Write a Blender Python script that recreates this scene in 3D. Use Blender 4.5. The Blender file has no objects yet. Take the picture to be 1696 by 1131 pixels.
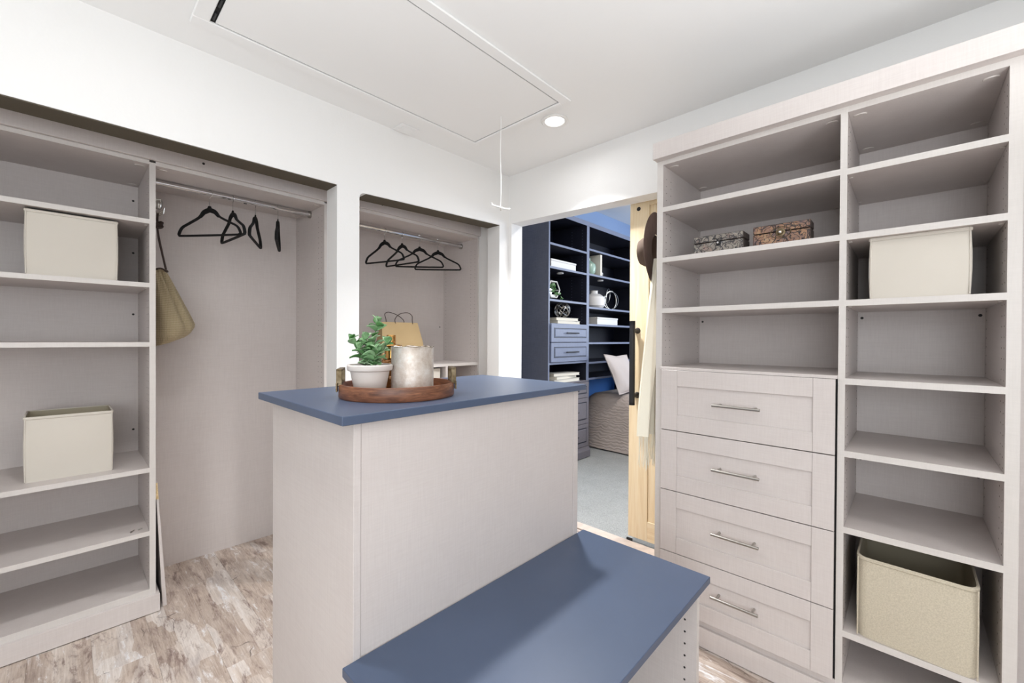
import bpy, bmesh, math, random
from mathutils import Vector, Matrix, Quaternion
R = math.radians
rnd = random.Random(7)
SC = bpy.context.scene
COL = SC.collection

# ------------------------------------------------------------------ camera
def make_camera():
    yaw, pitch, roll = .757390335, -.00664820265, .0054219161
    cy, sy, cp, sp = math.cos(yaw), math.sin(yaw), math.cos(pitch), math.sin(pitch)
    fw = Vector((cy*cp, sy*cp, sp)); rt = Vector((sy, -cy, 0)); up = rt.cross(fw)
    cr, sr = math.cos(roll), math.sin(roll)
    r2 = rt*cr + up*sr; u2 = up*cr - rt*sr
    cam = bpy.data.cameras.new('camera'); o = bpy.data.objects.new('camera', cam)
    cam.sensor_width = 36; cam.lens = 697.145/1696*36; cam.clip_start = .02
    m = Matrix((r2, u2, -fw)).transposed().to_4x4(); m.translation = Vector((0, 0, 1.30))
    o.matrix_world = m; COL.objects.link(o); SC.camera = o
make_camera()

# ------------------------------------------------------------------ world, light levels, exposure
w = bpy.data.worlds.new('world'); SC.world = w; w.use_nodes = True
w.node_tree.nodes['Background'].inputs[0].default_value = (.75, .82, .95, 1)
w.node_tree.nodes['Background'].inputs[1].default_value = .6
SC.view_settings.view_transform = 'Standard'; SC.view_settings.look = 'None'
SC.view_settings.gamma = 1; SC.view_settings.use_curve_mapping = False
SC.view_settings.exposure = -0.20
CAN_W = ((22.0, 2.2), (5.0, 2.2), (4.5, 1.0), (3.0, 4.0), (.5, .5))      # recessed ceiling lights (beam, glow of the lens), the one in view first, last two added as unseen fill
CANS = [(1.915, 1.484), (.20, 1.50), (-.25, -.15), (1.05, -1.1), (-1.0, -.3)]
BED_LIGHT = 100
FILL_WINDOW_W = (34.0, 17.0)    # fill from two added windows, unseen behind the camera
def area(name, loc, size, power, col=(1, 1, 1), rot=(0, 0, 0), shape='DISK', sy=None, parent=None, spread=None):
    l = bpy.data.lights.new(name, 'AREA'); l.shape = shape; l.size = size; l.energy = power; l.color = col
    if sy: l.size_y = sy
    if spread: l.spread = R(spread)
    o = bpy.data.objects.new(name, l); o.location = loc; o.rotation_euler = rot; COL.objects.link(o)
    if parent: o.parent = parent
    return o

# three added fill lamps, out of view beside the camera, bounced off the white ceiling
for nm_, p_, d_, w_, sp_ in (('fill_bounce_lamp', (-.7, .9, 1.2), (.1, .0, 1), 11.0, 130), ('fill_bounce_lamp', (-.3, -.3, .6), (.2, .2, 1), 8.5, 90), ('fill_bounce_lamp', (1.2, -.5, 1.6), (.0, .3, 1), 7.0, 125)):
    fo = area(nm_, p_, .30, w_, (.95, .98, 1), spread=sp_)
    fo.rotation_mode = 'QUATERNION'; fo.rotation_quaternion = Vector(d_).to_track_quat('-Z', 'Y')

# ------------------------------------------------------------------ materials
def s2l(c): return tuple((v/255/12.92 if v/255 <= .04045 else ((v/255+.055)/1.055)**2.4) for v in c)
class NT:
    def __init__(s, name):
        s.m = bpy.data.materials.new(name); s.m.use_nodes = True; s.t = s.m.node_tree; s.b = s.t.nodes['Principled BSDF']
    def n(s, typ, **k):
        nd = s.t.nodes.new(typ)
        for a, v in k.items():
            if a in nd.inputs: nd.inputs[a].default_value = v
            else: setattr(nd, a, v)
        return nd
    def l(s, a, b): s.t.links.new(a, b)
    def coords(s, scale=(1, 1, 1), kind='Object', rot=(0, 0, 0)):
        tc = s.n('ShaderNodeTexCoord'); mp = s.n('ShaderNodeMapping'); mp.inputs['Scale'].default_value = scale
        mp.inputs['Rotation'].default_value = rot
        s.l(tc.outputs[kind], mp.inputs[0]); return mp.outputs[0]
    def noise(s, vec, scale=5, detail=3, rough=.5, dist=0):
        nd = s.n('ShaderNodeTexNoise'); nd.inputs['Scale'].default_value = scale; nd.inputs['Detail'].default_value = detail
        nd.inputs['Roughness'].default_value = rough; nd.inputs['Distortion'].default_value = dist
        s.l(vec, nd.inputs['Vector']); return nd.outputs[0]
    def ramp(s, fac, stops, interp='LINEAR'):
        nd = s.n('ShaderNodeValToRGB'); e = nd.color_ramp.elements; nd.color_ramp.interpolation = interp
        while len(e) < len(stops): e.new(.5)
        for el, (p, c) in zip(e, stops):
            el.position = p; el.color = (*s2l(c), 1) if len(c) == 3 and max(c) > 1 else (*c, 1) if len(c) == 3 else (c[0],)*3+(1,)
        s.l(fac, nd.inputs[0]); return nd.outputs[0]
    def mix(s, fac, a, b, mode='MIX'):
        nd = s.n('ShaderNodeMix'); nd.data_type = 'RGBA'; nd.blend_type = mode
        for v, i in ((fac, 0), (a, 6), (b, 7)):
            if hasattr(v, 'default_value') or hasattr(v, 'is_linked'): s.l(v, nd.inputs[i])
            elif i == 0: nd.inputs[0].default_value = v
            else: nd.inputs[i].default_value = (*s2l(v), 1)
        return nd.outputs[2]
    def bump(s, h, strength=.2, dist=.002):
        nd = s.n('ShaderNodeBump'); nd.inputs['Strength'].default_value = strength; nd.inputs['Distance'].default_value = dist
        s.l(h, nd.inputs['Height']); s.l(nd.outputs[0], s.b.inputs['Normal'])
    def color(s, c):
        if isinstance(c, tuple): s.b.inputs['Base Color'].default_value = (*s2l(c), 1)
        else: s.l(c, s.b.inputs['Base Color'])
    def rough(s, v): s.b.inputs['Roughness'].default_value = v
def simple(name, c, rough=.5, metal=0, bump=None, var=None):
    t = NT(name); t.rough(rough); t.b.inputs['Metallic'].default_value = metal
    v = t.coords()
    if var:
        n = t.noise(v, var[0], 4); t.color(t.ramp(n, [(.3, tuple(max(0, x-var[1]) for x in c)), (.7, tuple(min(255, x+var[1]) for x in c))]))
    else: t.color(c)
    if bump: t.bump(t.noise(v, bump[0], 3), bump[1], bump[2] if len(bump) > 2 else .001)
    return t.m
M = {}
M['wall'] = simple('wall_paint', (240, 239, 237), .75, bump=(95, .35, .0015))
M['ceiling'] = simple('ceiling_paint', (242, 242, 241), .8, bump=(60, .15, .001))
M['trim'] = simple('white_trim_paint', (232, 231, 228), .45)
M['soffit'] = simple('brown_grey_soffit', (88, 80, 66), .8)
M['bedwall'] = simple('blue_grey_wall_paint', (158, 182, 220), .8)
def laminate(name, a, b, rough=.42):
    t = NT(name); t.rough(rough)
    v1 = t.coords((260, 260, 14)); v2 = t.coords((14, 14, 260))
    n = t.mix(.5, t.noise(v1, 1.0, 2), t.noise(v2, 1.0, 2))
    n2 = t.mix(.35, n, t.noise(t.coords(), 2.3, 2))
    t.color(t.ramp(n2, [(.34, a), (.66, b)])); t.bump(n, .12, .0006); return t.m
M['lam'] = laminate('linen_laminate', (203, 194, 190), (213, 205, 201))
M['edge'] = laminate('laminate_edge', (206, 200, 195), (214, 208, 203))  # same laminate, lightened for the extra light on front edges
M['greylam'] = laminate('slate_laminate', (58, 62, 76), (78, 82, 96), .5)
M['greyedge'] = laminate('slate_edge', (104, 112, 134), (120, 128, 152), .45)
M['brownlam'] = laminate('slate_brown_laminate', (98, 94, 100), (116, 111, 116), .5)
M['sidelam'] = laminate('dark_side_laminate', (70, 69, 76), (90, 88, 94), .5)
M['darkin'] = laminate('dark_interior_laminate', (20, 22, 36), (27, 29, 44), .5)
t = NT('blue_worktop'); t.rough(.38); n = t.noise(t.coords(), 3, 4)
t.color(t.ramp(n, [(.3, (70, 83, 106)), (.7, (77, 90, 114))])); t.bump(t.noise(t.coords(), 420, 2), .06, .0004); M['blue'] = t.m
M['steel'] = simple('brushed_steel', (176, 172, 166), .28, 1)
M['chrome'] = simple('polished_chrome', (214, 214, 214), .12, 1)
M['black'] = simple('matte_black', (24, 24, 26), .55, bump=(900, .2, .0005))
M['velvet'] = simple('black_velvet', (12, 12, 13), .9)
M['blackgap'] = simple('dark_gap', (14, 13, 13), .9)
M['hole'] = simple('drilled_hole', (112, 100, 92), .9)
M['screw'] = simple('dark_screw', (28, 25, 24), .5)
M['camcap'] = simple('plastic_cap', (206, 198, 192), .4)
M['plastic'] = simple('white_plastic', (238, 238, 236), .35)
M['cream'] = simple('cream_canvas', (210, 203, 192), .85, bump=(700, .25, .0006), var=(3, 3))
M['beige'] = simple('beige_linen', (196, 186, 166), .9, bump=(600, .4, .0008), var=(260, 10))
M['lining'] = simple('bin_lining', (178, 168, 146), .9, bump=(600, .2, .0006))
M['kraft'] = simple('kraft_paper', (188, 162, 120), .8, var=(6, 4))
M['cordage'] = simple('dark_cord', (58, 44, 38), .8)
M['pot'] = simple('white_ceramic', (218, 210, 204), .5, bump=(9, .25, .004))
M['soil'] = simple('soil', (60, 46, 38), .95, bump=(120, .8, .003))
M['gold'] = simple('polished_gold', (200, 152, 92), .16, 1)
M['brass'] = simple('antique_brass', (112, 98, 76), .45, 1, bump=(150, .3, .0006), var=(60, 22))
M['stem'] = simple('stem', (96, 120, 78), .6)
t = NT('leaf'); t.rough(.45); oi = t.n('ShaderNodeObjectInfo')
t.color(t.ramp(oi.outputs['Random'], [(0, (72, 122, 62)), (.45, (118, 160, 110)), (1, (168, 198, 158))])); M['leaf'] = t.m
# mercury glass candle holder
t = NT('frosted_mercury_glass'); t.rough(.35); v = t.coords()
n1 = t.noise(v, 26, 6, .7); n2 = t.noise(v, 160, 4, .8)
c = t.ramp(n1, [(.3, (190, 174, 158)), (.5, (214, 204, 194)), (.72, (236, 234, 230))])
c2 = t.mix(t.ramp(n2, [(.64, (0, 0, 0)), (.74, (1, 1, 1))]), c, (140, 122, 104)); t.color(c2)
t.b.inputs['Metallic'].default_value = .25; t.bump(n2, .4, .0015); M['mercury'] = t.m
# amber glass
t = NT('amber_faceted_glass'); t.rough(.15); t.color((150, 100, 52)); t.b.inputs['Metallic'].default_value = .35
t.b.inputs['Transmission Weight'].default_value = .25
vo = t.n('ShaderNodeTexVoronoi'); vo.inputs['Scale'].default_value = 110; t.l(t.coords(), vo.inputs['Vector']); t.bump(vo.outputs[0], .8, .002); M['amber'] = t.m
# acacia wood tray
t = NT('acacia_wood'); t.rough(.4); v = t.coords((3, 3, 26), 'Object')
n1 = t.noise(v, 3.2, 6, .65, 1.4); n2 = t.noise(t.coords((20, 20, 160)), 1.5, 3)
c = t.ramp(n1, [(.25, (70, 42, 30)), (.45, (112, 68, 46)), (.6, (146, 94, 64)), (.8, (178, 126, 90))])
t.color(t.mix(.35, c, t.ramp(n2, [(.3, (52, 30, 24)), (.7, (150, 104, 78))]), 'MIX')); t.bump(n2, .2, .001); M['acacia'] = t.m
# pine
def pine(name, vertical=True):
    t = NT(name); t.rough(.5)
    sc = (30, 30, 1.6) if vertical else (30, 1.6, 30)
    n1 = t.noise(t.coords(sc), 1.4, 4, .6, .8)
    c = t.ramp(n1, [(.25, (226, 200, 158)), (.5, (238, 217, 180)), (.75, (245, 229, 200))])
    vo = t.n('ShaderNodeTexVoronoi'); vo.inputs['Scale'].default_value = 6.5
    t.l(t.coords((1, 1, .75)), vo.inputs['Vector'])
    c = t.mix(t.ramp(vo.outputs[0], [(.05, (1, 1, 1)), (.085, (0, 0, 0))]), c, (150, 112, 74))
    t.color(c); t.bump(n1, .1, .001); return t.m
M['pine'] = pine('knotty_pine'); M['pineh'] = pine('knotty_pine_rail', False)
# floor planks: distressed white-washed wood; every plank shifts the pattern by its own random number
t = NT('distressed_plank'); t.rough(.55)
tc = t.n('ShaderNodeTexCoord'); oi = t.n('ShaderNodeObjectInfo'); mul = t.n('ShaderNodeVectorMath', operation='SCALE'); mul.inputs[0].default_value = (17, 31, 9)
t.l(oi.outputs['Random'], mul.inputs['Scale']); add = t.n('ShaderNodeVectorMath', operation='ADD'); t.l(tc.outputs['Object'], add.inputs[0]); t.l(mul.outputs[0], add.inputs[1])
def mp(scale):
    m_ = t.n('ShaderNodeMapping'); m_.inputs['Scale'].default_value = scale; t.l(add.outputs[0], m_.inputs[0]); return m_.outputs[0]
big = t.noise(mp((9, 1.6, 1)), 1.6, 6, .65, .4); big2 = t.noise(mp((13, 3.0, 1)), 1.4, 7, .75, .5)
grain = t.noise(mp((170, 9, 1)), 1, 4, .7); fleck = t.noise(mp((60, 26, 1)), 1, 5, .8, .6)
c = t.ramp(big, [(.30, (138, 122, 116)), (.42, (172, 158, 148)), (.52, (198, 184, 172)), (.64, (216, 206, 198)), (.78, (230, 226, 224))])
strip = t.n('ShaderNodeTexVoronoi'); strip.distance = 'CHEBYCHEV'; strip.inputs['Scale'].default_value = 1.0; strip.inputs['Randomness'].default_value = .75
t.l(mp((15, 3.2, 1)), strip.inputs['Vector'])
sv = t.n('ShaderNodeSeparateColor'); t.l(strip.outputs['Color'], sv.inputs[0])
c = t.mix(.42, c, t.ramp(sv.outputs[0], [(.0, (150, 136, 128)), (.35, (192, 178, 168)), (.7, (212, 204, 198)), (1, (234, 232, 231))]))
c = t.mix(t.ramp(big2, [(.54, (0, 0, 0)), (.64, (1, 1, 1))]), c, (140, 124, 118))
c = t.mix(t.ramp(big2, [(.36, (1, 1, 1)), (.44, (0, 0, 0))]), c, (228, 227, 228))
c = t.mix(.65, c, t.ramp(grain, [(.3, (108, 94, 86)), (.5, (190, 180, 172)), (.75, (236, 230, 226))]), 'SOFT_LIGHT')
c = t.mix(t.ramp(fleck, [(.60, (0, 0, 0)), (.70, (1, 1, 1))]), c, (150, 136, 128))
c = t.mix(t.ramp(fleck, [(.28, (1, 1, 1)), (.36, (0, 0, 0))]), c, (228, 224, 222))
wv = t.n('ShaderNodeTexVoronoi', feature='DISTANCE_TO_EDGE'); wv.inputs['Scale'].default_value = 1.0
dm = t.n('ShaderNodeVectorMath', operation='ADD'); t.l(mp((7, .9, 1)), dm.inputs[0])
nn = t.n('ShaderNodeTexNoise'); nn.inputs['Scale'].default_value = 5; t.l(add.outputs[0], nn.inputs['Vector']); t.l(nn.outputs[1], dm.inputs[1]); t.l(dm.outputs[0], wv.inputs['Vector'])
crk = t.ramp(wv.outputs[0], [(.0, (1, 1, 1)), (.012, (0, 0, 0))])
gate = t.ramp(t.noise(mp((3, 1.2, 1)), 2.2, 2), [(.56, (0, 0, 0)), (.62, (1, 1, 1))])
c = t.mix(t.mix(1.0, crk, gate, 'MULTIPLY'), c, (66, 54, 48))
t.color(c); t.bump(grain, .25, .0012); M['plank'] = t.m
M['under'] = simple('subfloor', (70, 62, 58), .9)
t = NT('carpet'); t.rough(.95); v = t.coords(); a = t.noise(v, 150, 4, .8); b = t.noise(v, 6, 3)
t.color(t.mix(.3, t.ramp(a, [(.3, (120, 121, 119)), (.6, (186, 187, 184))]), t.ramp(b, [(.3, (160, 161, 158)), (.7, (190, 191, 188))]))); t.bump(a, .9, .008); M['carpet'] = t.m
# embossed decorative boxes
def emboss(name, cols, dark, sc=24):
    t = NT(name); t.rough(.45); v = t.coords()
    vo = t.n('ShaderNodeTexVoronoi', feature='DISTANCE_TO_EDGE'); vo.inputs['Scale'].default_value = sc
    ds = t.n('ShaderNodeVectorMath', operation='ADD'); nn = t.n('ShaderNodeTexNoise'); nn.inputs['Scale'].default_value = 14; nn.inputs['Detail'].default_value = 1
    sc2 = t.n('ShaderNodeVectorMath', operation='SCALE'); sc2.inputs['Scale'].default_value = .12; t.l(v, nn.inputs['Vector']); t.l(nn.outputs[1], sc2.inputs[0])
    t.l(v, ds.inputs[0]); t.l(sc2.outputs[0], ds.inputs[1]); t.l(ds.outputs[0], vo.inputs['Vector'])
    wv = t.n('ShaderNodeTexWave', wave_type='RINGS'); wv.inputs['Scale'].default_value = 16; wv.inputs['Distortion'].default_value = 14; wv.inputs['Detail'].default_value = 2; wv.inputs['Detail Scale'].default_value = 2.2; t.l(v, wv.inputs['Vector'])
    n = t.noise(v, 30, 4, .6)
    c = t.ramp(n, [(.3, cols[0]), (.43, cols[1]), (.56, cols[2]), (.72, cols[3])])
    c = t.mix(t.ramp(vo.outputs[0], [(.02, (1, 1, 1)), (.07, (0, 0, 0))]), c, dark)
    c = t.mix(t.ramp(wv.outputs[0], [(.03, (1, 1, 1)), (.14, (0, 0, 0))]), c, dark)
    t.color(c); t.bump(vo.outputs[0], .5, .003); return t.m
M['chest_a'] = emboss('embossed_grey_pattern', [(104, 108, 116), (150, 142, 132), (128, 120, 112), (160, 132, 122)], (58, 54, 56), 26)
M['chest_b'] = emboss('embossed_copper_pattern', [(84, 74, 84), (124, 96, 84), (150, 112, 84), (172, 146, 116)], (36, 28, 30), 24)
M['chestside'] = simple('dark_chest_side', (74, 64, 60), .5, var=(30, 8))
# woven straw
t = NT('woven_straw'); t.rough(.85)
wx = t.n('ShaderNodeTexWave', bands_direction='Z'); wx.inputs['Scale'].default_value = 75; wx.inputs['Distortion'].default_value = 1.2; t.l(t.coords(), wx.inputs['Vector'])
wy = t.n('ShaderNodeTexWave', bands_direction='X'); wy.inputs['Scale'].default_value = 55; wy.inputs['Distortion'].default_value = 1.5; t.l(t.coords(), wy.inputs['Vector'])
hh = t.mix(.25, wx.outputs[0], wy.outputs[0]); t.color(t.ramp(hh, [(.2, (168, 146, 108)), (.55, (212, 192, 152)), (.8, (232, 214, 178))])); t.bump(hh, 1.0, .006); M['straw'] = t.m
M['felt'] = simple('brown_felt', (104, 86, 74), .9, bump=(300, .4, .001), var=(18, 7))
M['feltin'] = simple('dark_brown_felt', (82, 64, 56), .9, bump=(300, .3, .001), var=(12, 8))
M['scarf'] = simple('cream_wool', (238, 232, 214), .9, bump=(260, .5, .0012))
t = NT('quilted_coverlet'); t.rough(.7); t.color(t.ramp(t.noise(t.coords(), 5, 3), [(.3, (182, 168, 160)), (.7, (194, 180, 172))]))
wv = t.n('ShaderNodeTexWave', bands_direction='Z'); wv.inputs['Scale'].default_value = 9; wv.inputs['Distortion'].default_value = 7; wv.inputs['Detail'].default_value = 1.5; wv.inputs['Detail Scale'].default_value = 1.6
t.l(t.coords(), wv.inputs['Vector']); t.bump(wv.outputs[0], .45, .008); M['quilt'] = t.m
M['pillow'] = simple('taupe_cotton', (188, 177, 171), .75, bump=(14, .35, .012))
M['headboard'] = simple('blue_lit_panel', (60, 116, 190), .6)  # blue light falling on the panel is put into its colour
M['green'] = simple('celadon_glaze', (150, 176, 160), .25)
M['whitec'] = simple('white_glaze', (214, 212, 210), .4)
M['paper'] = simple('book_cloth', (206, 202, 192), .7); M['pages'] = simple('book_pages', (226, 220, 206), .9)
M['wire'] = simple('silver_wire', (188, 184, 176), .3, 1)
M['particle'] = simple('chipboard', (206, 180, 136), .9, var=(90, 22))
M['mirror'] = simple('grey_glass', (150, 150, 150), .1, .6)
t = NT('light_lens'); t.b.inputs['Emission Color'].default_value = (1, .98, .96, 1); t.b.inputs['Emission Strength'].default_value = 8; M['lens'] = t.m
t = NT('fill_pane'); t.color((220, 230, 240)); t.b.inputs['Emission Color'].default_value = (.85, .92, 1, 1); t.b.inputs['Emission Strength'].default_value = .5; M['fillpane'] = t.m  # glowing panes of the added fill windows
M['threshold'] = simple('threshold_strip', (206, 190, 178), .5, var=(20, 9))

# ------------------------------------------------------------------ mesh helpers
def bx(bm, x0, y0, z0, x1, y1, z1, bev=0.0):
    x0, x1 = sorted((x0, x1)); y0, y1 = sorted((y0, y1)); z0, z1 = sorted((z0, z1))
    vs = [bm.verts.new(p) for p in ((x0, y0, z0), (x1, y0, z0), (x1, y1, z0), (x0, y1, z0), (x0, y0, z1), (x1, y0, z1), (x1, y1, z1), (x0, y1, z1))]
    fs = [bm.faces.new([vs[i] for i in f]) for f in ((3, 2, 1, 0), (4, 5, 6, 7), (0, 1, 5, 4), (1, 2, 6, 5), (2, 3, 7, 6), (3, 0, 4, 7))]
    if bev:
        es = {e for f in fs for e in f.edges}
        bmesh.ops.bevel(bm, geom=list(es), offset=bev, segments=1, affect='EDGES')
    return bm
def prism(bm, poly, axis, a, b, cap=True):
    """closed outline poly [(p,q)] extruded along axis from a to b"""
    def P(p, q, v): return {'X': (v, p, q), 'Y': (p, v, q), 'Z': (p, q, v)}[axis]
    A = [bm.verts.new(P(p, q, a)) for p, q in poly]; B = [bm.verts.new(P(p, q, b)) for p, q in poly]; n = len(poly)
    for i in range(n): bm.faces.new((A[i], A[(i+1) % n], B[(i+1) % n], B[i]))
    if cap: bm.faces.new(A[::-1]); bm.faces.new(B)
    bmesh.ops.recalc_face_normals(bm, faces=bm.faces[:]); return bm
def lathe(bm, prof, n=32, mat=None, squash=(1, 1)):
    """prof [(r,z)] ; r=0 ends are closed"""
    rings = []
    for r, z in prof:
        if r <= 1e-6: rings.append([bm.verts.new((0, 0, z))])
        else: rings.append([bm.verts.new((r*math.cos(2*math.pi*i/n)*squash[0], r*math.sin(2*math.pi*i/n)*squash[1], z)) for i in range(n)])
    new = [v for r in rings for v in r]
    for a, b in zip(rings, rings[1:]):
        if len(a) == 1 and len(b) == 1: continue
        for i in range(n):
            j = (i+1) % n
            if len(a) == 1: bm.faces.new((a[0], b[i], b[j]))
            elif len(b) == 1: bm.faces.new((a[i], b[0], a[j]))
            else: bm.faces.new((a[i], b[i], b[j], a[j]))
    if mat is not None: bmesh.ops.transform(bm, matrix=mat, verts=new)
    bmesh.ops.recalc_face_normals(bm, faces=bm.faces[:]); return bm
def cyl(bm, p, q, r, n=16, r2=None):
    p, q = Vector(p), Vector(q); d = q-p
    m = Matrix.Translation(p) @ d.to_track_quat('Z', 'Y').to_matrix().to_4x4()
    return lathe(bm, [(0, 0), (r, 0), (r if r2 is None else r2, d.length), (0, d.length)], n, m)
def tube(bm, pts, r, n=8, closed=False, flat=1.0):
    pts = [Vector(p) for p in pts]; N = len(pts); rings = []
    rr = r if isinstance(r, (list, tuple)) else [r]*N
    up = Vector((0, 0, 1)); prev = None
    for i, p in enumerate(pts):
        a = pts[(i-1) % N] if (closed or i > 0) else p; b = pts[(i+1) % N] if (closed or i < N-1) else p
        t_ = (b-a).normalized()
        if prev is None:
            x = t_.orthogonal().normalized() if abs(t_.dot(up)) > .95 else t_.cross(up).normalized()
        else:
            x = (prev - t_*prev.dot(t_)).normalized()
        prev = x; y = t_.cross(x)
        rings.append([bm.verts.new(p + x*math.cos(2*math.pi*k/n)*rr[i] + y*math.sin(2*math.pi*k/n)*rr[i]*flat) for k in range(n)])
    for i in range(N if closed else N-1):
        A, B = rings[i], rings[(i+1) % N]
        for k in range(n): bm.faces.new((A[k], A[(k+1) % n], B[(k+1) % n], B[k]))
    if not closed: bm.faces.new(rings[0][::-1]); bm.faces.new(rings[-1])
    bmesh.ops.recalc_face_normals(bm, faces=bm.faces[:]); return bm
def spline(P, n=8, closed=False):
    P = [Vector(p) for p in P]; out = []; N = len(P)
    for i in range(N if closed else N-1):
        if closed: p0, p1, p2, p3 = P[(i-1) % N], P[i], P[(i+1) % N], P[(i+2) % N]
        else: p0, p1, p2, p3 = P[max(i-1, 0)], P[i], P[i+1], P[min(i+2, N-1)]
        for k in range(n):
            t_ = k/n; out.append(.5*((2*p1)+(p2-p0)*t_+(2*p0-5*p1+4*p2-p3)*t_**2+(3*p1-p0-3*p2+p3)*t_**3))
    if not closed: out.append(P[-1])
    return out
def new(): return bmesh.new()
ORG = {}
def org(o):
    v = Vector((0, 0, 0))
    while o is not None: v = v + Vector(ORG.get(o.name, (0, 0, 0))); o = o.parent
    return v
def obj(name, bm, mat, parent=None, world=True, smooth=False, loc=None):
    """one mesh object; bm in world coordinates (world=True) or in the parent's own frame"""
    if isinstance(bm, bmesh.types.BMesh):
        off = org(parent) if (parent is not None and world) else Vector((0, 0, 0))
        if off.length: bmesh.ops.translate(bm, vec=-off, verts=bm.verts[:])
        me = bpy.data.meshes.new(name)
        if smooth:
            for f in bm.faces: f.smooth = True
            for e in bm.edges:
                if len(e.link_faces) == 2 and e.calc_face_angle(0) > .6: e.smooth = False
        bm.to_mesh(me); bm.free()
        me.materials.append(M[mat] if isinstance(mat, str) else mat)
    else: me = bm
    o = bpy.data.objects.new(name, me); COL.objects.link(o)
    if loc: o.location = loc; ORG[o.name] = tuple(loc)
    if parent is not None: o.parent = parent
    return o
def tag(o, label, cat, group=None):
    o['label'] = label; o['category'] = cat
    if group: o['group'] = group
    return o
def thing(name, label, cat, loc=(0, 0, 0), rot=(0, 0, 0), group=None):
    o = bpy.data.objects.new(name, None); COL.objects.link(o); o.location = loc; o.rotation_euler = rot; ORG[o.name] = tuple(loc)
    o.empty_display_size = .05
    return tag(o, label, cat, group)
def struct(name, bm, mat, **k):
    o = obj(name, bm, mat, **k); o['kind'] = 'structure'; return o
def stuff(o): o['kind'] = 'stuff'; return o
def copy_tree(o, parent=None):
    c = o.copy(); COL.objects.link(c); c.parent = parent
    ORG[c.name] = ORG.get(o.name, (0, 0, 0))
    for ch in list(o.children): copy_tree(ch, c)
    return c

# ------------------------------------------------------------------ room shell
CZ = 2.545; VA = 2.25; VB = 2.378; XB = 2.34; XC = 2.46
ZL = lambda x: 2.1225+.0035*x
def arc(cx, cz, r, a0, a1, n=5): return [(cx+r*math.cos(R(a0+(a1-a0)*i/n)), cz+r*math.sin(R(a0+(a1-a0)*i/n))) for i in range(n+1)]
z2a, z2b = 2.1172, 2.155
poly = [(-1.8, CZ), (XB, CZ), (XB, 0), (2.2367, 0), (2.2367, z2b)] + [(1.1283+.035, z2a+.001)] + arc(1.1283+.03, z2a-.03, .03, 95, 180, 5) + [(1.1283, 0), (1.0016, 0), (1.0016, ZL(1)), (-1.0, ZL(-1)), (-1.0, 0), (-1.8, 0)]
struct('wall_left', prism(new(), poly, 'Y', VA, VB), 'wall')
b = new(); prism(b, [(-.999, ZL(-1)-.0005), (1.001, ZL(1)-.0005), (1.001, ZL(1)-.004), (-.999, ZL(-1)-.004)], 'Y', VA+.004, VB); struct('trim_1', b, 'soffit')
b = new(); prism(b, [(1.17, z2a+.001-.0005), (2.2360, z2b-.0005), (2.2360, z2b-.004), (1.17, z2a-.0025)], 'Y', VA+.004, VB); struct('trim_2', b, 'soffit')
yj, yk = 2.223, .93
zb = lambda y: 2.15+(y-1.07)*.0265
poly = [(3.2, CZ+.52), (-1.7, CZ+.52), (-1.7, 0), (yk, 0), (yk, zb(yk)), (yj, zb(yj)), (yj, 0), (3.2, 0)]
struct('wall_right', prism(new(), poly, 'X', XB, XC), 'wall')
b = new(); bx(b, -1.8, 3.075, 0, XB, 3.2, CZ); struct('wall_left_rear', b, 'wall')
b = new(); bx(b, -1.9, -1.7, 0, -1.8, 3.2, CZ); struct('wall_west', b, 'wall')
b = new(); bx(b, -1.9, -1.8, 0, XC, -1.7, CZ); struct('wall_rear', b, 'wall')
b = new(); bx(b, -1.9, -1.8, CZ, XB, 3.2, CZ+.1); struct('ceiling', b, 'ceiling')
b = new(); bx(b, XC-.001, -1.8, 3.05, 6.6, 3.3, 3.15); struct('ceiling_bedroom', b, 'ceiling')
b = new(); bx(b, XC, 3.14, 0, 6.6, 3.25, 3.05); struct('wall_bedroom_far', b, 'bedwall')
b = new(); bx(b, 6.5, -1.8, 0, 6.6, 3.14, 3.05); struct('wall_bedroom_right', b, 'bedwall')
b = new(); bx(b, XC, -1.8, 0, 6.5, -1.7, 3.05); struct('wall_bedroom_near', b, 'bedwall')
fl = struct('floor', bx(new(), -1.8, -1.7, -.05, XC-.03, 3.075, -.006), 'under')
pw, pl = .18, 1.22
b = new(); bx(b, -pw/2+.0002, -pl/2+.0002, -.006, pw/2-.0002, pl/2-.0002, 0, .0007)
me = bpy.data.meshes.new('plank'); b.to_mesh(me); b.free(); me.materials.append(M['plank'])
x0 = .2493
for i in range(-10, 13):
    off = rnd.uniform(0, pl)
    if i == -1: off = .42
    for j in range(-3, 4):
        cx = x0+(i+.5)*pw; cy = off+j*pl
        if cx < -1.7 or cx+pw/2 > XC-.02 or cy+pl/2 < -1.6 or cy-pl/2 > 3.0: continue
        o = bpy.data.objects.new('plank', me); COL.objects.link(o); o.location = (cx, cy, 0); o.parent = fl
tag(obj('threshold_strip', bx(new(), 2.405, .95, 0.0, 2.485, 2.22, .009, .003), 'threshold'), 'pale wooden transition strip along the carpet edge in the doorway', 'threshold')
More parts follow.
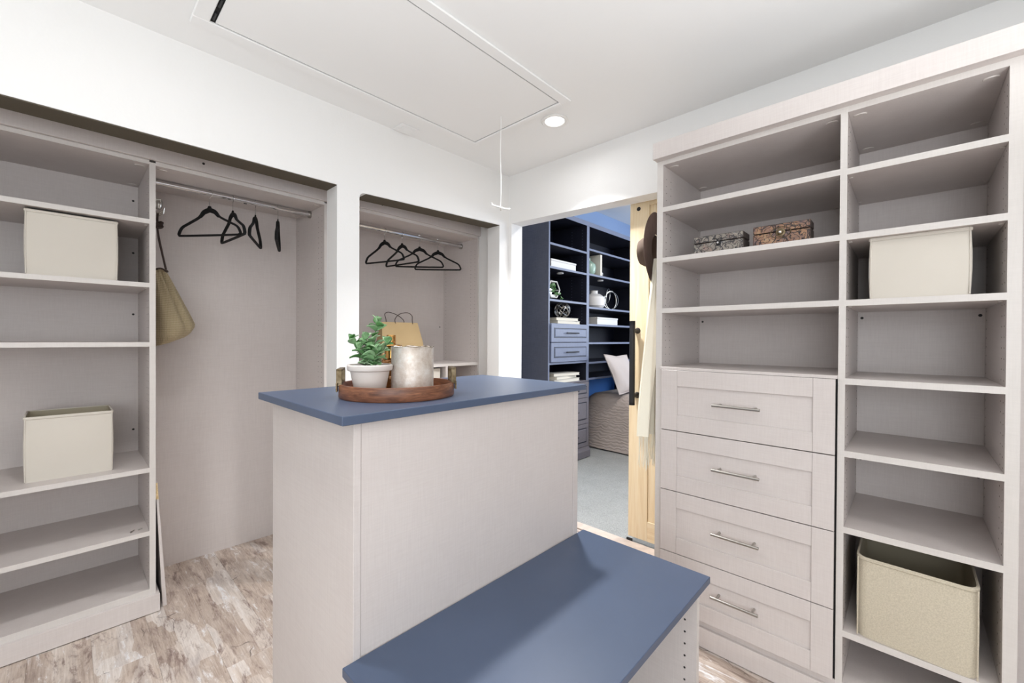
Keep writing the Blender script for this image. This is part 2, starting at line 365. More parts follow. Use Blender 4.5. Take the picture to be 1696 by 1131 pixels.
for nm, c, ax in (('fill_window_1', (-1.8, -.8, 1.45), 'X'), ('fill_window_2', (-.95, -1.7, 1.45), 'Y')):  # unseen windows added to brighten the room
    hw, hh = .75, .62
    b = new()
    for (u0, u1, z0, z1) in ((-hw-.07, -hw, -hh-.07, hh+.07), (hw, hw+.07, -hh-.07, hh+.07), (-hw, hw, hh, hh+.07), (-hw-.03, hw+.03, -hh-.07, -hh), (-.015, .015, -hh, hh)):
        if ax == 'X': bx(b, c[0], c[1]+u0, c[2]+z0, c[0]+.025, c[1]+u1, c[2]+z1, .002)
        else: bx(b, c[0]+u0, c[1], c[2]+z0, c[0]+u1, c[1]+.025, c[2]+z1, .002)
    wn = struct(nm, b, 'trim')
    for s_ in (-1, 1):
        u0, u1 = sorted((s_*.015, s_*hw))
        if ax == 'X': obj('pane', bx(new(), c[0]+.001, c[1]+u0, c[2]-hh, c[0]+.006, c[1]+u1, c[2]+hh), 'fillpane', wn)
        else: obj('pane', bx(new(), c[0]+u0, c[1]+.001, c[2]-hh, c[0]+u1, c[1]+.006, c[2]+hh), 'fillpane', wn)
    area('fill_daylight', (c[0]+(.03 if ax == 'X' else 0), c[1]+(.03 if ax == 'Y' else 0), c[2]), 2*hw, FILL_WINDOW_W[0 if ax == 'X' else 1], (.93, .97, 1), (0, R(-90), 0) if ax == 'X' else (R(90), 0, 0), 'RECTANGLE', 2*hh)
# carpet
b = new(); N1, N2 = 60, 60
X0, X1, Y0, Y1 = 2.46, 6.5, -1.7, 3.14
g = [[b.verts.new((X0+(X1-X0)*i/N1, Y0+(Y1-Y0)*j/N2, -.004+rnd.uniform(-.002, .002))) for j in range(N2+1)] for i in range(N1+1)]
for i in range(N1):
    for j in range(N2): b.faces.new((g[i][j], g[i+1][j], g[i+1][j+1], g[i][j+1]))
stuff(tag(obj('carpet', b, 'carpet', smooth=True), 'light grey speckled pile carpet of the bedroom floor', 'carpet'))

# ------------------------------------------------------------------ ceiling things
def can(i, x, y, label):
    t_ = thing('ceiling_light', label, 'ceiling light', (x, y, CZ), group='recessed ceiling lights' if i else None)
    if not i: pass
    b = new(); lathe(b, [(.052, -.001), (.076, 0), (.078, -.004), (.070, -.008), (.056, -.006), (.052, -.001)], 40); obj('trim_ring', b, 'trim', t_, world=False, smooth=True)
    b = new(); lathe(b, [(0, -.003), (.055, -.003), (.055, 0), (0, 0)], 40); obj('lens', b, 'lens', t_, world=False)
    area('lamp_beam', (0, 0, -.012), .11, CAN_W[i][0], (.985, .99, 1), parent=t_, spread=104)
    area('lamp_glow', (0, 0, -.014), .11, CAN_W[i][1], (.985, .99, 1), parent=t_, spread=172)
for i, (x, y) in enumerate(CANS):
    can(i, x, y, 'round recessed ceiling light glowing beside the attic hatch corner' if i == 0 else ['', 'recessed ceiling light above the island end near the left recess', 'recessed ceiling light above the left side of the camera', 'added unseen fill light in the ceiling above the right side behind the camera', 'added unseen fill light in the ceiling nearest the west wall'][i])
# attic hatch
hx0, hx1, hy0, hy1 = .386, 1.772, 1.345, 2.007
T = thing('attic_hatch', 'white attic access hatch set in the ceiling with raised casing', 'attic hatch', ((hx0+hx1)/2, (hy0+hy1)/2, CZ))
obj('gap', bx(new(), hx0-.004, hy0-.004, CZ-.003, hx1+.004, hy1+.004, CZ-.0008), 'blackgap', T)
obj('hatch_panel', bx(new(), hx0+.018, hy0+.006, CZ-.007, hx1-.006, hy1-.006, CZ-.003, .001), 'ceiling', T)
cw = .055
for (a, bb, c, d) in ((hx0-cw, hy0-cw, hx1+cw*.6, hy0), (hx0-cw, hy1, hx1+cw*.6, hy1+cw), (hx0-cw, hy0, hx0, hy1), (hx1, hy0, hx1+cw*.6, hy1)):
    obj('casing', bx(new(), a, bb, CZ-.011, c, d, CZ-.0005, .003), 'ceiling', T)
b = new()
for k in range(7): cyl(b, (hx0+.008, hy0+.05+k*.09, CZ-.006), (hx0+.008, hy0+.10+k*.09, CZ-.006), .0045, 8)
stuff(obj('hinge', b, 'black', T))
T = thing('pull_cord', 'thin white pull cord with crossbar handle hanging from the attic hatch', 'pull cord', (1.661, 1.663, CZ-.008))
b = new(); tube(b, spline([(0, 0, 0), (.001, .001, -.05), (-.003, .001, -.2), (.001, -.001, -.38), (-.001, 0, -.50)], 6), .0022, 6); obj('cord', b, 'plastic', T, world=False, smooth=True)
b = new(); tube(b, [(-.036, .036, -.482), (-.034, .034, -.494), (-.012, .012, -.503), (0, 0, -.508), (.014, -.014, -.514), (.037, -.037, -.516)], .0055, 8); obj('crossbar', b, 'plastic', T, world=False, smooth=True)
b = new(); cyl(b, (0, 0, -.512), (0, 0, -.524), .004, 8); obj('screw_eye', b, 'steel', T, world=False)
T = thing('ceiling_cover_plate', 'small square white cover plate on the ceiling near the left wall', 'cover plate', (1.39, 2.19, CZ))
obj('plate', bx(new(), -.062, -.05, -.006, .062, .05, -.0005, .003), 'ceiling', T, world=False)
obj('inner_frame', bx(new(), -.04, -.03, -.009, .04, .03, -.006, .002), 'ceiling', T, world=False)

# ------------------------------------------------------------------ cabinetry helpers
def oriented(kind):
    """A: runs along X, opens to -Y ; B: runs along Y, opens to -X.  (a, d, z) -> world"""
    def f(bm, a0, a1, d0, d1, z0, z1, bev=.0008):
        return bx(bm, a0, d0, z0, a1, d1, z1, bev) if kind == 'A' else bx(bm, d0, a0, z0, d1, a1, z1, bev)
    return f
def pt(kind, a, d, z): return (a, d, z) if kind == 'A' else (d, a, z)
def disc(bm, c, nrm, r, h, n=8, stretch=None):
    c = Vector(c); cyl(bm, c, c+Vector(nrm)*h, r, n)
def shelf(kind, parent, a0, a1, d0, d1, zt, th=.021, name='shelf', pins=True):
    U = oriented(kind)
    s = obj(name, U(new(), a0, a1, d0+.0012, d1, zt-th, zt), 'lam', parent)
    obj('edge_band', U(new(), a0, a1, d0, d0+.0012, zt-th, zt, 0), 'edge', s)
    if pins:
        for a in (a0+.007, a1-.007):
            for d in (d0+.045, d1-.05):
                b = new(); disc(b, pt(kind, a, d, zt-th), (0, 0, -1), .006, .003, 10); obj('shelf_pin', b, 'camcap', s)
    return s
def holes(kind, parent, a, side, d0, d1, z0, z1, mat='hole'):
    b = new(); z = z0; nrm = pt(kind, side, 0, 0)
    ds = (d0+.037, d0+.085, d1-.04) if d1-d0 > .2 else (d0+.037,)
    while z < z1:
        for d in ds: disc(b, pt(kind, a, d, z), nrm, .0026, .0004, 6)
        z += .032
    stuff(obj('pin_holes', b, mat, parent))
def cams(kind, parent, a0, a1, d0, d1, z):
    for a in (a0+.03, a1-.03):
        for d in (d0+.05, d1-.05):
            b = new()
            if kind == 'A': lathe(b, [(0, -.003), (.014, -.003), (.016, 0), (0, 0)], 14, Matrix.Translation((a, d, z)), (1.2, .8))
            else: lathe(b, [(0, -.003), (.014, -.003), (.016, 0), (0, 0)], 14, Matrix.Translation((d, a, z)), (.8, 1.2))
            obj('cam_cover', b, 'camcap', parent, smooth=True)
def screws(kind, parent, pts, d):
    for a, z in pts:
        b = new(); n = pt(kind, 0, -1, 0); disc(b, pt(kind, a, d, z), n, .0055, .001, 10); obj('screw', b, 'screw', parent)
def panel(kind, parent, a0, a1, d0, d1, z0, z1, name='side_panel', mat='lam', emat='edge'):
    U = oriented(kind)
    s = obj(name, U(new(), a0, a1, d0+.0012, d1, z0, z1), mat, parent)
    obj('edge_band', U(new(), a0, a1, d0, d0+.0012, z0, z1, 0), emat, s); return s

# ------------------------------------------------------------------ left shelving tower (recess in the left wall)
F = 2.590; BK = 3.052
xl, xr = -.62, .266
T = thing('shelving_tower', 'tall open shelving tower at the far left holding two cream bins', 'shelving', ((xl+xr)/2, F, 0))
A_ = oriented('A')
panel('A', T, xl-.022, xl, F, BK, .0, 2.117)
p = panel('A', T, xr, .2888, F, BK, .0, 2.117)
holes('A', T, xr, -1, F, BK, .16, 2.06); holes('A', T, .2888, 1, F, BK, .16, 2.06)
obj('back_panel', A_(new(), xl, xr, BK-.008, BK, .085, 2.117), 'lam', T)
tp = shelf('A', T, xl, xr, F, BK-.008, 2.1255, .019, 'top_panel', False)
cams('A', T, xl, xr, F, BK-.008, 2.1065)
for zt in (1.850, 1.552, 1.2745, .684, .386): shelf('A', T, xl, xr, F, BK-.008, zt)
shelf('A', T, xl, xr, F, BK-.008, .112, .031, name='bottom_shelf', pins=False)
screws('A', T, [(xr-.02, 2.03), (xr-.02, 1.42), (xr-.02, .80), (xr-.02, 1.75)], BK-.008)
s = obj('base_board', A_(new(), xl-.022, .302, 2.572, 2.590, .004, .0845), 'lam', T)
obj('base_return', A_(new(), .2888, .302, 2.590, 2.74, .004, .0845), 'lam', T)
b = new()
for dx in (0, .028):
    cyl(b, (.205+dx, 2.63+dx*.4, .386), (.205+dx, 2.63+dx*.4, .389), .004, 8)
    cyl(b, (.203+dx, 2.63+dx*.4, .390), (.217+dx, 2.643, .3905), .0022, 6)
o = obj('loose_shelf_pins', b, 'steel'); tag(o, 'two loose metal shelf pins lying on the second shelf from the floor', 'shelf pins')
# hanging bay one
X2 = 1.0755
T = thing('hanging_bay', 'open hanging bay with pale laminate back between tower and pillar', 'closet bay', ((.289+X2)/2, F, 0))
obj('back_panel', A_(new(), .289, X2, BK-.006, BK, 0.0, 2.117), 'lam', T)
p = panel('A', T, X2, 1.0974, F, BK, 0.0, 2.117); holes('A', T, X2, -1, F, BK, .16, 2.06)
shelf('A', T, .2888, X2, F, BK-.008, 2.1255, .019, 'top_panel', False); cams('A', T, .2888, X2, F, BK-.008, 2.1065)
# long fascia
T = obj('fascia_board', A_(new(), xl-.022, 1.0974, 2.570, 2.588, 2.1258, 2.203), 'lam'); tag(T, 'long laminate fascia board above the left tower and hanging bay', 'fascia')
b = new(); disc(b, (.47, 2.570, 2.165), (0, -1, 0), .006, .0012, 10); obj('screw_hole', b, 'screw', T)
# leaning filler board
T = thing('filler_board', 'thin laminate filler board leaning loose against the tower side', 'board', (.322, 2.62, 0))
b = new(); poly = [(.316, .001), (.332, .001), (.296, .60), (.2895, .60)]
prism(b, poly, 'Y', 2.605, 3.04); obj('board', b, 'lam', T)
b = new(); prism(b, [(.2895, .525), (.3008, .525), (.2965, .603), (.2893, .603)], 'Y', 2.603, 2.6052); obj('chipped_edge', b, 'particle', T)

# second recess
xa, xb_ = 1.115, 2.3242
T = thing('second_hanging_bay', 'hanging bay in the right-hand recess with a low fixed shelf', 'closet bay', ((xa+xb_)/2, F, 0))
T.name = 'hanging_bay.001'; ORG[T.name] = ((xa+xb_)/2, F, 0)
obj('back_panel', A_(new(), xa, xb_, BK-.006, BK, 0, 2.13), 'lam', T)
panel('A', T, xa-.02, xa, F, BK, 0, 2.13)
panel('A', T, xb_, XB, F, BK, 0, 2.13); holes('A', T, xb_, -1, F, BK, .3, 2.06)
shelf('A', T, xa, xb_, F, BK-.008, 2.140, .019, 'top_panel', False); cams('A', T, xa, xb_, F, BK-.008, 2.121)
shelf('A', T, xa, xb_, F, BK-.008, 1.104, .021, 'fixed_shelf', False)
obj('divider', A_(new(), 2.0, 2.02, F, BK-.008, 0, 1.083), 'lam', T)
screws('A', T, [(xb_-.04, 1.40)], BK-.006)
T = obj('fascia_board', A_(new(), xa-.02, 2.338, 2.570, 2.588, 2.1403, 2.222), 'lam'); tag(T, 'laminate fascia board above the right-hand hanging bay', 'fascia')
b = new(); disc(b, (1.45, 2.570, 2.19), (0, -1, 0), .006, .0012, 10); obj('screw_hole', b, 'screw', T)

# rods
def rod(x0, x1, label):
    T = thing('closet_rod', label, 'closet rod', ((x0+x1)/2, 2.80, 2.088))
    b = new(); tube(b, [(x0, 2.80, 2.088), (x1, 2.80, 2.088)], .0145, 20, flat=1.0); obj('rod', b, 'chrome', T, smooth=True)
    for x, s in ((x0, 1), (x1, -1)):
        b = new(); cyl(b, (x, 2.80, 2.086), (x+s*.014, 2.80, 2.086), .021, 20); obj('rod_socket', b, 'steel', T, smooth=True)
    b = new(); cyl(b, ((x0+x1)/2+.02, 2.80, 2.074), ((x0+x1)/2+.035, 2.80, 2.074), .004, 8); obj('screw', b, 'screw', T)
rod(.289, X2, 'chrome hanging rod in the left hanging bay')
rod(xa, xb_, 'chrome hanging rod in the right-hand hanging bay')
# hangers
def hanger_proto():
    T = thing('hanger', '', 'hanger', (0, 0, 2.1))
    z = lambda v: v-2.1
    b = new()
    outline = spline([(0, 0, z(2.002)), (.035, 0, z(1.990)), (.062, 0, z(1.958)), (.120, 0, z(1.928)), (.165, 0, z(1.904)), (.184, 0, z(1.872)), (.180, 0, z(1.862)), (.165, 0, z(1.859)), (0, 0, z(1.858)),
                      (-.165, 0, z(1.859)), (-.180, 0, z(1.862)), (-.184, 0, z(1.872)), (-.165, 0, z(1.904)), (-.120, 0, z(1.928)), (-.062, 0, z(1.958)), (-.035, 0, z(1.990))], 5, True)
    tube(b, outline, .0086, 8, True, .72)
    # solid shoulder plate
    prism(b, [(-.062, z(1.955)), (-.035, z(1.992)), (-.012, z(2.006)), (-.006, z(2.018)), (.006, z(2.018)), (.012, z(2.006)), (.035, z(1.992)), (.062, z(1.955)), (.05, z(1.955)), (.028, z(1.975)), (0, z(1.984)), (-.028, z(1.975)), (-.05, z(1.955))], 'Y', -.0032, .0032)
    obj('frame', b, 'velvet', T, world=False, smooth=True)
    b = new()
    tube(b, spline([(0, 0, z(2.015)), (0, 0, z(2.055)), (.004, 0, z(2.064)), (.017, 0, z(2.078)), (.017, 0, z(2.094)), (.004, 0, z(2.1045)), (-.010, 0, z(2.1035)), (-.0175, 0, z(2.092))], 6), .0016, 6)
    obj('hook', b, 'chrome', T, world=False, smooth=True)
    return T
H0 = hanger_proto()
hs = [(.539, 32, 'black velvet hanger on the left rod, nearest the straw bag', 'hangers on the left rod'),
      (.648, -86, 'black velvet hanger, second from the straw bag on the left rod', 'hangers on the left rod'),
      (.762, 66, 'black velvet hanger, third from the straw bag on the left rod', 'hangers on the left rod'),
      (.883, 70, 'black velvet hanger seen edge-on, last on the left rod', 'hangers on the left rod'),
      (1.598, -10, 'black velvet hanger on the right rod, leftmost beside the pillar', 'hangers on the right rod'),
      (1.744, -82, 'black velvet hanger on the right rod, second from the pillar', 'hangers on the right rod'),
      (1.901, -42, 'black velvet hanger on the right rod, third from the pillar', 'hangers on the right rod'),
      (2.078, -44, 'black velvet hanger on the right rod, nearest the room corner', 'hangers on the right rod')]
hs[0] = (.539, -53, hs[0][2], hs[0][3])
hs[4] = (1.598, -74, hs[4][2], hs[4][3])
for i, (x, a, lab, grp) in enumerate(hs):
    h = H0 if i == 0 else copy_tree(H0)
    h.location = (x, 2.80, 2.1); h.rotation_euler = (0, 0, R(a)); tag(h, lab, 'hanger', grp)
for i, h in enumerate([o for o in COL.objects if o.name.startswith('hanger') and o.type == 'EMPTY']):
    pass

# ------------------------------------------------------------------ fabric bins
def bin_(corner_front_left, u, v, wd, dp, ht, label, mat='cream', open_=True, r=.006, rimh=.012, seam=True):
    """u: unit vector along the front, v: unit vector to the back"""
    T = thing('storage_bin', label, 'storage bin', corner_front_left)
    u = Vector(u).normalized(); v = Vector(v).normalized()
    def loop(ins, z, rr, nseg=4):
        pts = []
        for (cx, cy, a0) in ((ins+rr, ins+rr, 180), (wd-ins-rr, ins+rr, 270), (wd-ins-rr, dp-ins-rr, 0), (ins+rr, dp-ins-rr, 90)):
            for k in range(nseg+1):
                a = R(a0+90*k/nseg); p_ = u*(cx+rr*math.cos(a)) + v*(cy+rr*math.sin(a)); pts.append(Vector((p_.x, p_.y, z)))
        return pts
    def skin(bm, loops, capA=False, capB=False):
        rs = [[bm.verts.new(p_) for p_ in L] for L in loops]; n = len(rs[0])
        for a, b2 in zip(rs, rs[1:]):
            for i in range(n): bm.faces.new((a[i], a[(i+1) % n], b2[(i+1) % n], b2[i]))
        if capA: bm.faces.new(rs[0][::-1])
        if capB: bm.faces.new(rs[-1])
        bmesh.ops.recalc_face_normals(bm, faces=bm.faces[:]); return bm
    th = .005
    bl = lambda z: .0035*math.sin(math.pi*z/ht)
    zs = [0, ht*.15, ht*.35, ht*.6, ht*.85, ht-rimh]
    L = [loop(.002-bl(z), z, r) for z in zs]
    obj('body', skin(new(), L, True), mat, T, world=False, smooth=True)
    L = [loop(0, ht-rimh, r), loop(-.0015, ht-rimh+.002, r), loop(-.0015, ht-.002, r), loop(.001, ht, r), loop(th, ht-.001, r), loop(th, ht-rimh, r)]
    obj('rim', skin(new(), L), mat, T, world=False, smooth=True)
    L = [loop(th+.001, ht-.004, r), loop(th+.001, .008, r)]
    b = new(); skin(b, L, False, True)
    bmesh.ops.reverse_faces(b, faces=b.faces[:]); obj('lining', b, 'lining', T, world=False, smooth=True)
    if seam:
        for f in (.004, wd-.004):
            b = new(); p0 = u*f - v*.0012; tube(b, [(p0.x, p0.y, .004), (p0.x, p0.y, ht-.002)], .0022, 6)
            obj('piping', b, mat, T, world=False, smooth=True)
    return T
bin_((-.119, 2.612, 1.552), (1, .02, 0), (-.02, 1, 0), .279, .30, .268, 'cream fabric bin on the upper shelf of the left tower')
bin_((-.1255, 2.678, .684), (1, -.045, 0), (.0, 1, 0), .272, .24, .276, 'cream fabric bin, open-topped, on the lower shelf of the left tower')
bin_((1.872, .103, 1.440), (.01, -1, 0), (1, 0, 0), .237, .30, .207, 'cream fabric bin wedged on the upper right shelf beside the drawers unit')
bin_((1.858, .1265, .294), (-.045, -1, 0), (1, 0, 0), .284, .36, .272, 'beige linen bin, deep and open, on the lowest right shelf', 'beige', r=.03)
bin_((1.64, 2.62, .80), (1, 0, 0), (0, 1, 0), .33, .30, .27, 'cream bin under the fixed shelf, glimpsed behind the tray handle')
tag(obj('low_box', bx(new(), 1.60, 2.60, 0.0, 1.999, 3.0, .798, .003), 'lam'), 'pale low cupboard under the shelf in the right-hand bay', 'cabinet')

# ------------------------------------------------------------------ right-hand unit
FX = 1.85; BX_ = 2.325
B_ = oriented('B')
T = thing('drawer_unit', 'tall right-hand shelving unit with four drawers below open shelves', 'cabinet', (FX, .5, 0))
panel('B', T, .816, .843, FX, BX_, 0, 2.106)
panel('B', T, .162, .1815, FX, BX_, 0, 2.106)
holes('B', T, .816, -1, FX, BX_, 1.20, 2.06)
obj('back_panel', B_(new(), .1815, .816, BX_-.008, BX_, .085, 2.106), 'lam', T)
shelf('B', T, .1815, .816, FX, BX_-.008, 2.106, .019, 'top_panel', False); cams('B', T, .1815, .816, FX, BX_-.008, 2.087)
for zt in (1.8965, 1.669, 1.441): shelf('B', T, .1815, .816, FX, BX_-.008, zt)
obj('drawer_top', B_(new(), .1815, .816, FX-.016, BX_-.008, 1.1665, 1.178), 'lam', T)
screws('B', T, [(.80, 2.03), (.80, 1.395)], BX_-.008)
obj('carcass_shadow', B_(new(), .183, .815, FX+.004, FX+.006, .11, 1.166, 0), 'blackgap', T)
obj('bottom_shelf', B_(new(), .1815, .816, FX, BX_-.008, .080, .11), 'lam', T)
def drawer(z0, z1, hz, first):
    y0, y1 = .1865, .808; sx0, sx1, st, rl = .251, .737, .064, .069
    D = obj('drawer', B_(new(), y0+.002, y1-.002, FX-.012, FX+.003, z0+.002, z1-.002), 'lam', T)
    for a, b2 in ((sx1+.0006, y1), (y0, sx0-.0006)):
        obj('stile', B_(new(), a, b2, FX-.020, FX-.012, z0, z1, .0008), 'lam', D)
    for a, b2 in ((z1-rl, z1), (z0, z0+rl)):
        obj('rail', B_(new(), sx0, sx1, FX-.020, FX-.012, a, b2, .0008), 'lam', D)
    b = new(); xh = FX-.020-.032
    tube(b, [(xh, .4105, hz), (xh, .5825, hz)], .0058, 14)
    for yy in (.4325, .5605): cyl(b, (xh, yy, hz), (FX-.0125, yy, hz), .005, 10)
    obj('handle', b, 'steel', D, smooth=True)
for i, (z0, z1, hz) in enumerate(((.9015, 1.1655, 1.0335), (.6365, .898, .771), (.3645, .633, .509), (.1165, .361, .252))): drawer(z0, z1, hz, i == 0)
obj('base_board', B_(new(), -.23, .843, 1.8365, 1.850, .004, .086), 'lam', T)
# second column
T2 = thing('shelving_column', 'narrow open shelving column right of the drawers holding two bins', 'shelving', (FX, -.02, 0))
panel('B', T2, -.2285, -.2005, FX, BX_, 0, 2.106)
holes('B', T2, .162, -1, FX, BX_, .16, 2.06); holes('B', T2, -.2005, 1, FX, BX_, .16, 2.06)
obj('back_panel', B_(new(), -.2005, .162, BX_-.018, BX_, .085, 2.106), 'lam', T2)
shelf('B', T2, -.2005, .162, FX, BX_-.018, 2.106, .019, 'top_panel', False); cams('B', T2, -.2005, .162, FX, BX_-.018, 2.087)
for zt in (1.893, 1.668, 1.440, 1.169, .918, .654, .293): shelf('B', T2, -.2005, .162, FX, BX_-.018, zt)
shelf('B', T2, -.2005, .162, FX, BX_-.018, .112, .031, name='bottom_shelf', pins=False)
screws('B', T2, [(.148, 2.03), (-.187, 2.03), (.148, 1.395), (-.187, 1.395), (.148, .80), (-.187, .80)], BX_-.018)
# third column (only a sliver in view)
T3 = thing('shelving_column', 'shelving column cut off by the right edge of the picture', 'shelving', (FX, -.6, 0))
panel('B', T3, -1.0, -.98, FX, BX_, 0, 2.106)
obj('back_panel', B_(new(), -.98, -.2285, BX_-.008, BX_, .085, 2.106), 'lam', T3)
shelf('B', T3, -.98, -.2285, FX, BX_-.008, 2.106, .019, 'top_panel', False); cams('B', T3, -.98, -.2285, FX, BX_-.008, 2.087)
obj('base_board', B_(new(), -1.0, -.2305, 1.8365, 1.850, .004, .086), 'lam', T3)
b = new(); tube(b, [(2.09, -.2285, 2.02), (2.09, -.98, 2.02)], .0145, 16); obj('rod', b, 'chrome', T3, smooth=True)
# crown
C = obj('crown_board', B_(new(), -1.0, .847, 1.810, 1.829, 2.106, 2.179, .001), 'lam'); tag(C, 'laminate crown board running along the top of the right-hand units', 'crown board')
obj('crown_return', B_(new(), .8305, .847, 1.829, 2.335, 2.1065, 2.179, .001), 'lam', C)
obj('crown_soffit', B_(new(), -1.0, .83, 1.829, 1.850, 2.1065, 2.118, 0), 'lam', C)

# ------------------------------------------------------------------ island and bench
T = thing('island', 'tall closet island with linen-look sides and blue top', 'island', (.92, 1.24, 0))
ix0, ix1, iy0, iy1, iz = .467, 1.396, .9563, 1.525, 1.098
obj('end_panel', bx(new(), ix0, iy0, 0, ix0+.0185, iy1, iz, .0008), 'lam', T)
obj('end_panel', bx(new(), ix1-.029, iy0, 0, ix1, iy1, iz, .0008), 'lam', T)
obj('side_panel', bx(new(), ix0+.0195, iy0+.0025, .0, ix1-.030, iy0+.02, iz, .0008), 'lam', T)
obj('rear_panel', bx(new(), ix0+.0195, iy1-.02, .0, ix1-.030, iy1-.002, iz, .0008), 'lam', T)
obj('countertop', bx(new(), .430, .9363, iz, 1.422, 1.548, 1.120, .0014), 'blue', T)
T = thing('bench', 'low open bench with a blue top against the side of the island', 'bench', (.94, .71, 0))
obj('countertop', bx(new(), .4403, .465, .508, 1.436, .9558, .530, .0014), 'blue', T)
e1 = panel('A', T, .462, .482, .478, .9558, 0, .508)
e2 = panel('A', T, 1.356, 1.376, .478, .9558, 0, .508)
e2.name = 'side_panel'
b = new()
for k in range(12):
    for d in (.515, .90): disc(b, (1.3558, d, .06+.0385*k), (-1, 0, 0), .0034, .0006, 8)
stuff(obj('pin_holes', b, 'screw', T))
obj('back_panel', bx(new(), .482, .944, 0.06, 1.356, .9555, .508), 'lam', T)
obj('bottom_shelf', bx(new(), .482, .49, .06, 1.356, .944, .08, .0008), 'lam', T)

# ------------------------------------------------------------------ tray and its load
D = Vector((.5194, .8545, 0)); S_ = Vector((.8545, -.5194, 0))
TC = D*1.375 + S_*.005; TR = math.atan2(S_.y, S_.x)
ta, tb, tz = .175, .170, 1.1205
T = thing('serving_tray', 'oval dark wooden tray with two metal handles on the island top', 'tray', (TC.x, TC.y, tz), (0, 0, TR))
b = new(); lathe(b, [(0, 0), (.985, 0), (1, .004), (1, .038), (.99, .041), (.955, .041), (.945, .037), (.935, .012), (0, .012)], 72, Matrix.Diagonal((ta, tb, 1, 1)))
obj('tray_body', b, 'acacia', T, world=False, smooth=True)
for s in (-1, 1):
    b = new(); x = s*(ta-.002); hw = .04
    xo = x+s*.004
    xo = x-s*.004
    for yy in (-hw, hw):
        bx(b, xo-.008*s, yy-.0028, .036, xo+.008*s, yy+.0028, .086, .001)
        bx(b, xo+.004*s, yy-.010, .020, xo+.0085*s, yy+.010, .046, .001)
    bx(b, xo-.008*s, -hw-.0028, .081, xo+.008*s, hw+.0028, .087, .001)
    bx(b, xo-.008*s, -hw-.0028, .0425, xo+.008*s, hw+.0028, .047, .001)
    hd = obj('handle', b, 'brass', T, world=False, smooth=False)
    for yy in (-hw, hw):
        b = new(); cyl(b, (xo+.0085*s, yy, .030), (xo+.0105*s, yy, .030), .003, 8); obj('rivet', b, 'steel', hd, world=False)
def at_tray(px_off, dist): # lateral metres, distance from the camera
    p_ = D*dist + S_*px_off; return (p_.x, p_.y)
# potted plant
px, py = at_tray(-.078, 1.350)
PZ = 1.1335
T = thing('potted_plant', 'small green leafy plant in a white ceramic pot on the tray', 'potted plant', (px, py, PZ))
b = new(); lathe(b, [(0, 0), (.042, 0), (.045, .003), (.057, .066), (.0645, .069), (.0665, .074), (.0665, .083), (.0635, .0865), (.059, .086), (.057, .080), (.055, .070), (0, .070)], 48); obj('pot', b, 'pot', T, world=False, smooth=True)
b = new(); lathe(b, [(0, .076), (.03, .0775), (.0565, .0755), (.0565, .071), (0, .071)], 24); obj('soil', b, 'soil', T, world=False, smooth=True)
def leaf_mesh():
    b = new(); n, m = 6, 3; L, W_ = .0245, .0195
    g = []
    for i in range(n+1):
        s = i/n; x = L*s; wd = W_*.5*math.sin(math.pi*min(1, s*.93+.06))**.75; z = .004*math.sin(s*math.pi) - .002*s
        g.append([b.verts.new((x, wd*(j-1.5)/1.5, z+.0025*abs((j-1.5)/1.5)**2)) for j in range(4)])
    for i in range(n):
        for j in range(3): b.faces.new((g[i][j], g[i+1][j], g[i+1][j+1], g[i][j+1]))
    ret = bmesh.ops.extrude_face_region(b, geom=b.faces[:]); vs = [e for e in ret['geom'] if isinstance(e, bmesh.types.BMVert)]
    bmesh.ops.translate(b, vec=(0, 0, -.0007), verts=vs); bmesh.ops.recalc_face_normals(b, faces=b.faces[:])
    for f in b.faces: f.smooth = True
    me = bpy.data.meshes.new('leaf'); b.to_mesh(me); b.free(); me.materials.append(M['leaf']); return me
LM = leaf_mesh()
stems = [((-.010, .004), (-.052, .0, .158), 6), ((.006, .002), (.018, .012, .216), 9), ((.012, -.010), (.052, -.006, .150), 6), ((-.004, -.012), (-.028, -.034, .135), 5), ((.002, .012), (-.014, .036, .165), 6), ((.008, -.014), (.022, -.040, .128), 5)]
for (bx_, by_), tip, nl in stems:
    P0 = S_*bx_ + D*by_; P0 = Vector((P0.x, P0.y, .074)); Tp = S_*tip[0]+D*tip[1]; Tp = Vector((Tp.x, Tp.y, tip[2]))
    mid = P0.lerp(Tp, .5); mid.z += .008; mid -= (Tp-P0)*.06*Vector((1, 1, 0)).length*.3
    path = spline([P0, mid, Tp], 8)
    b = new(); tube(b, path, .0014, 6); obj('stem', b, 'stem', T, world=False, smooth=True)
    for k in range(nl):
        f = .18+.8*k/(nl-1); q = path[min(int(f*(len(path)-1)), len(path)-1)]
        base = rnd.uniform(0, 360)
        for s in ((0, 180) if k < nl-1 else (0, 120, 240)):
            az = R(base+s+rnd.uniform(-20, 20)+k*90); el = R(rnd.uniform(8, 38) if k < nl-1 else rnd.uniform(45, 70))
            sc = rnd.uniform(1.3, 1.65)*(1.0 if k < nl-2 else .72)
            o = bpy.data.objects.new('leaf', LM); COL.objects.link(o); o.parent = T
            o.location = q; o.rotation_mode = 'QUATERNION'
            o.rotation_quaternion = Quaternion((0, 0, 1), az) @ Quaternion((0, 1, 0), -el) @ Quaternion((1, 0, 0), R(rnd.uniform(-35, 35)))
            o.scale = (sc, sc*rnd.uniform(.95, 1.15), sc)
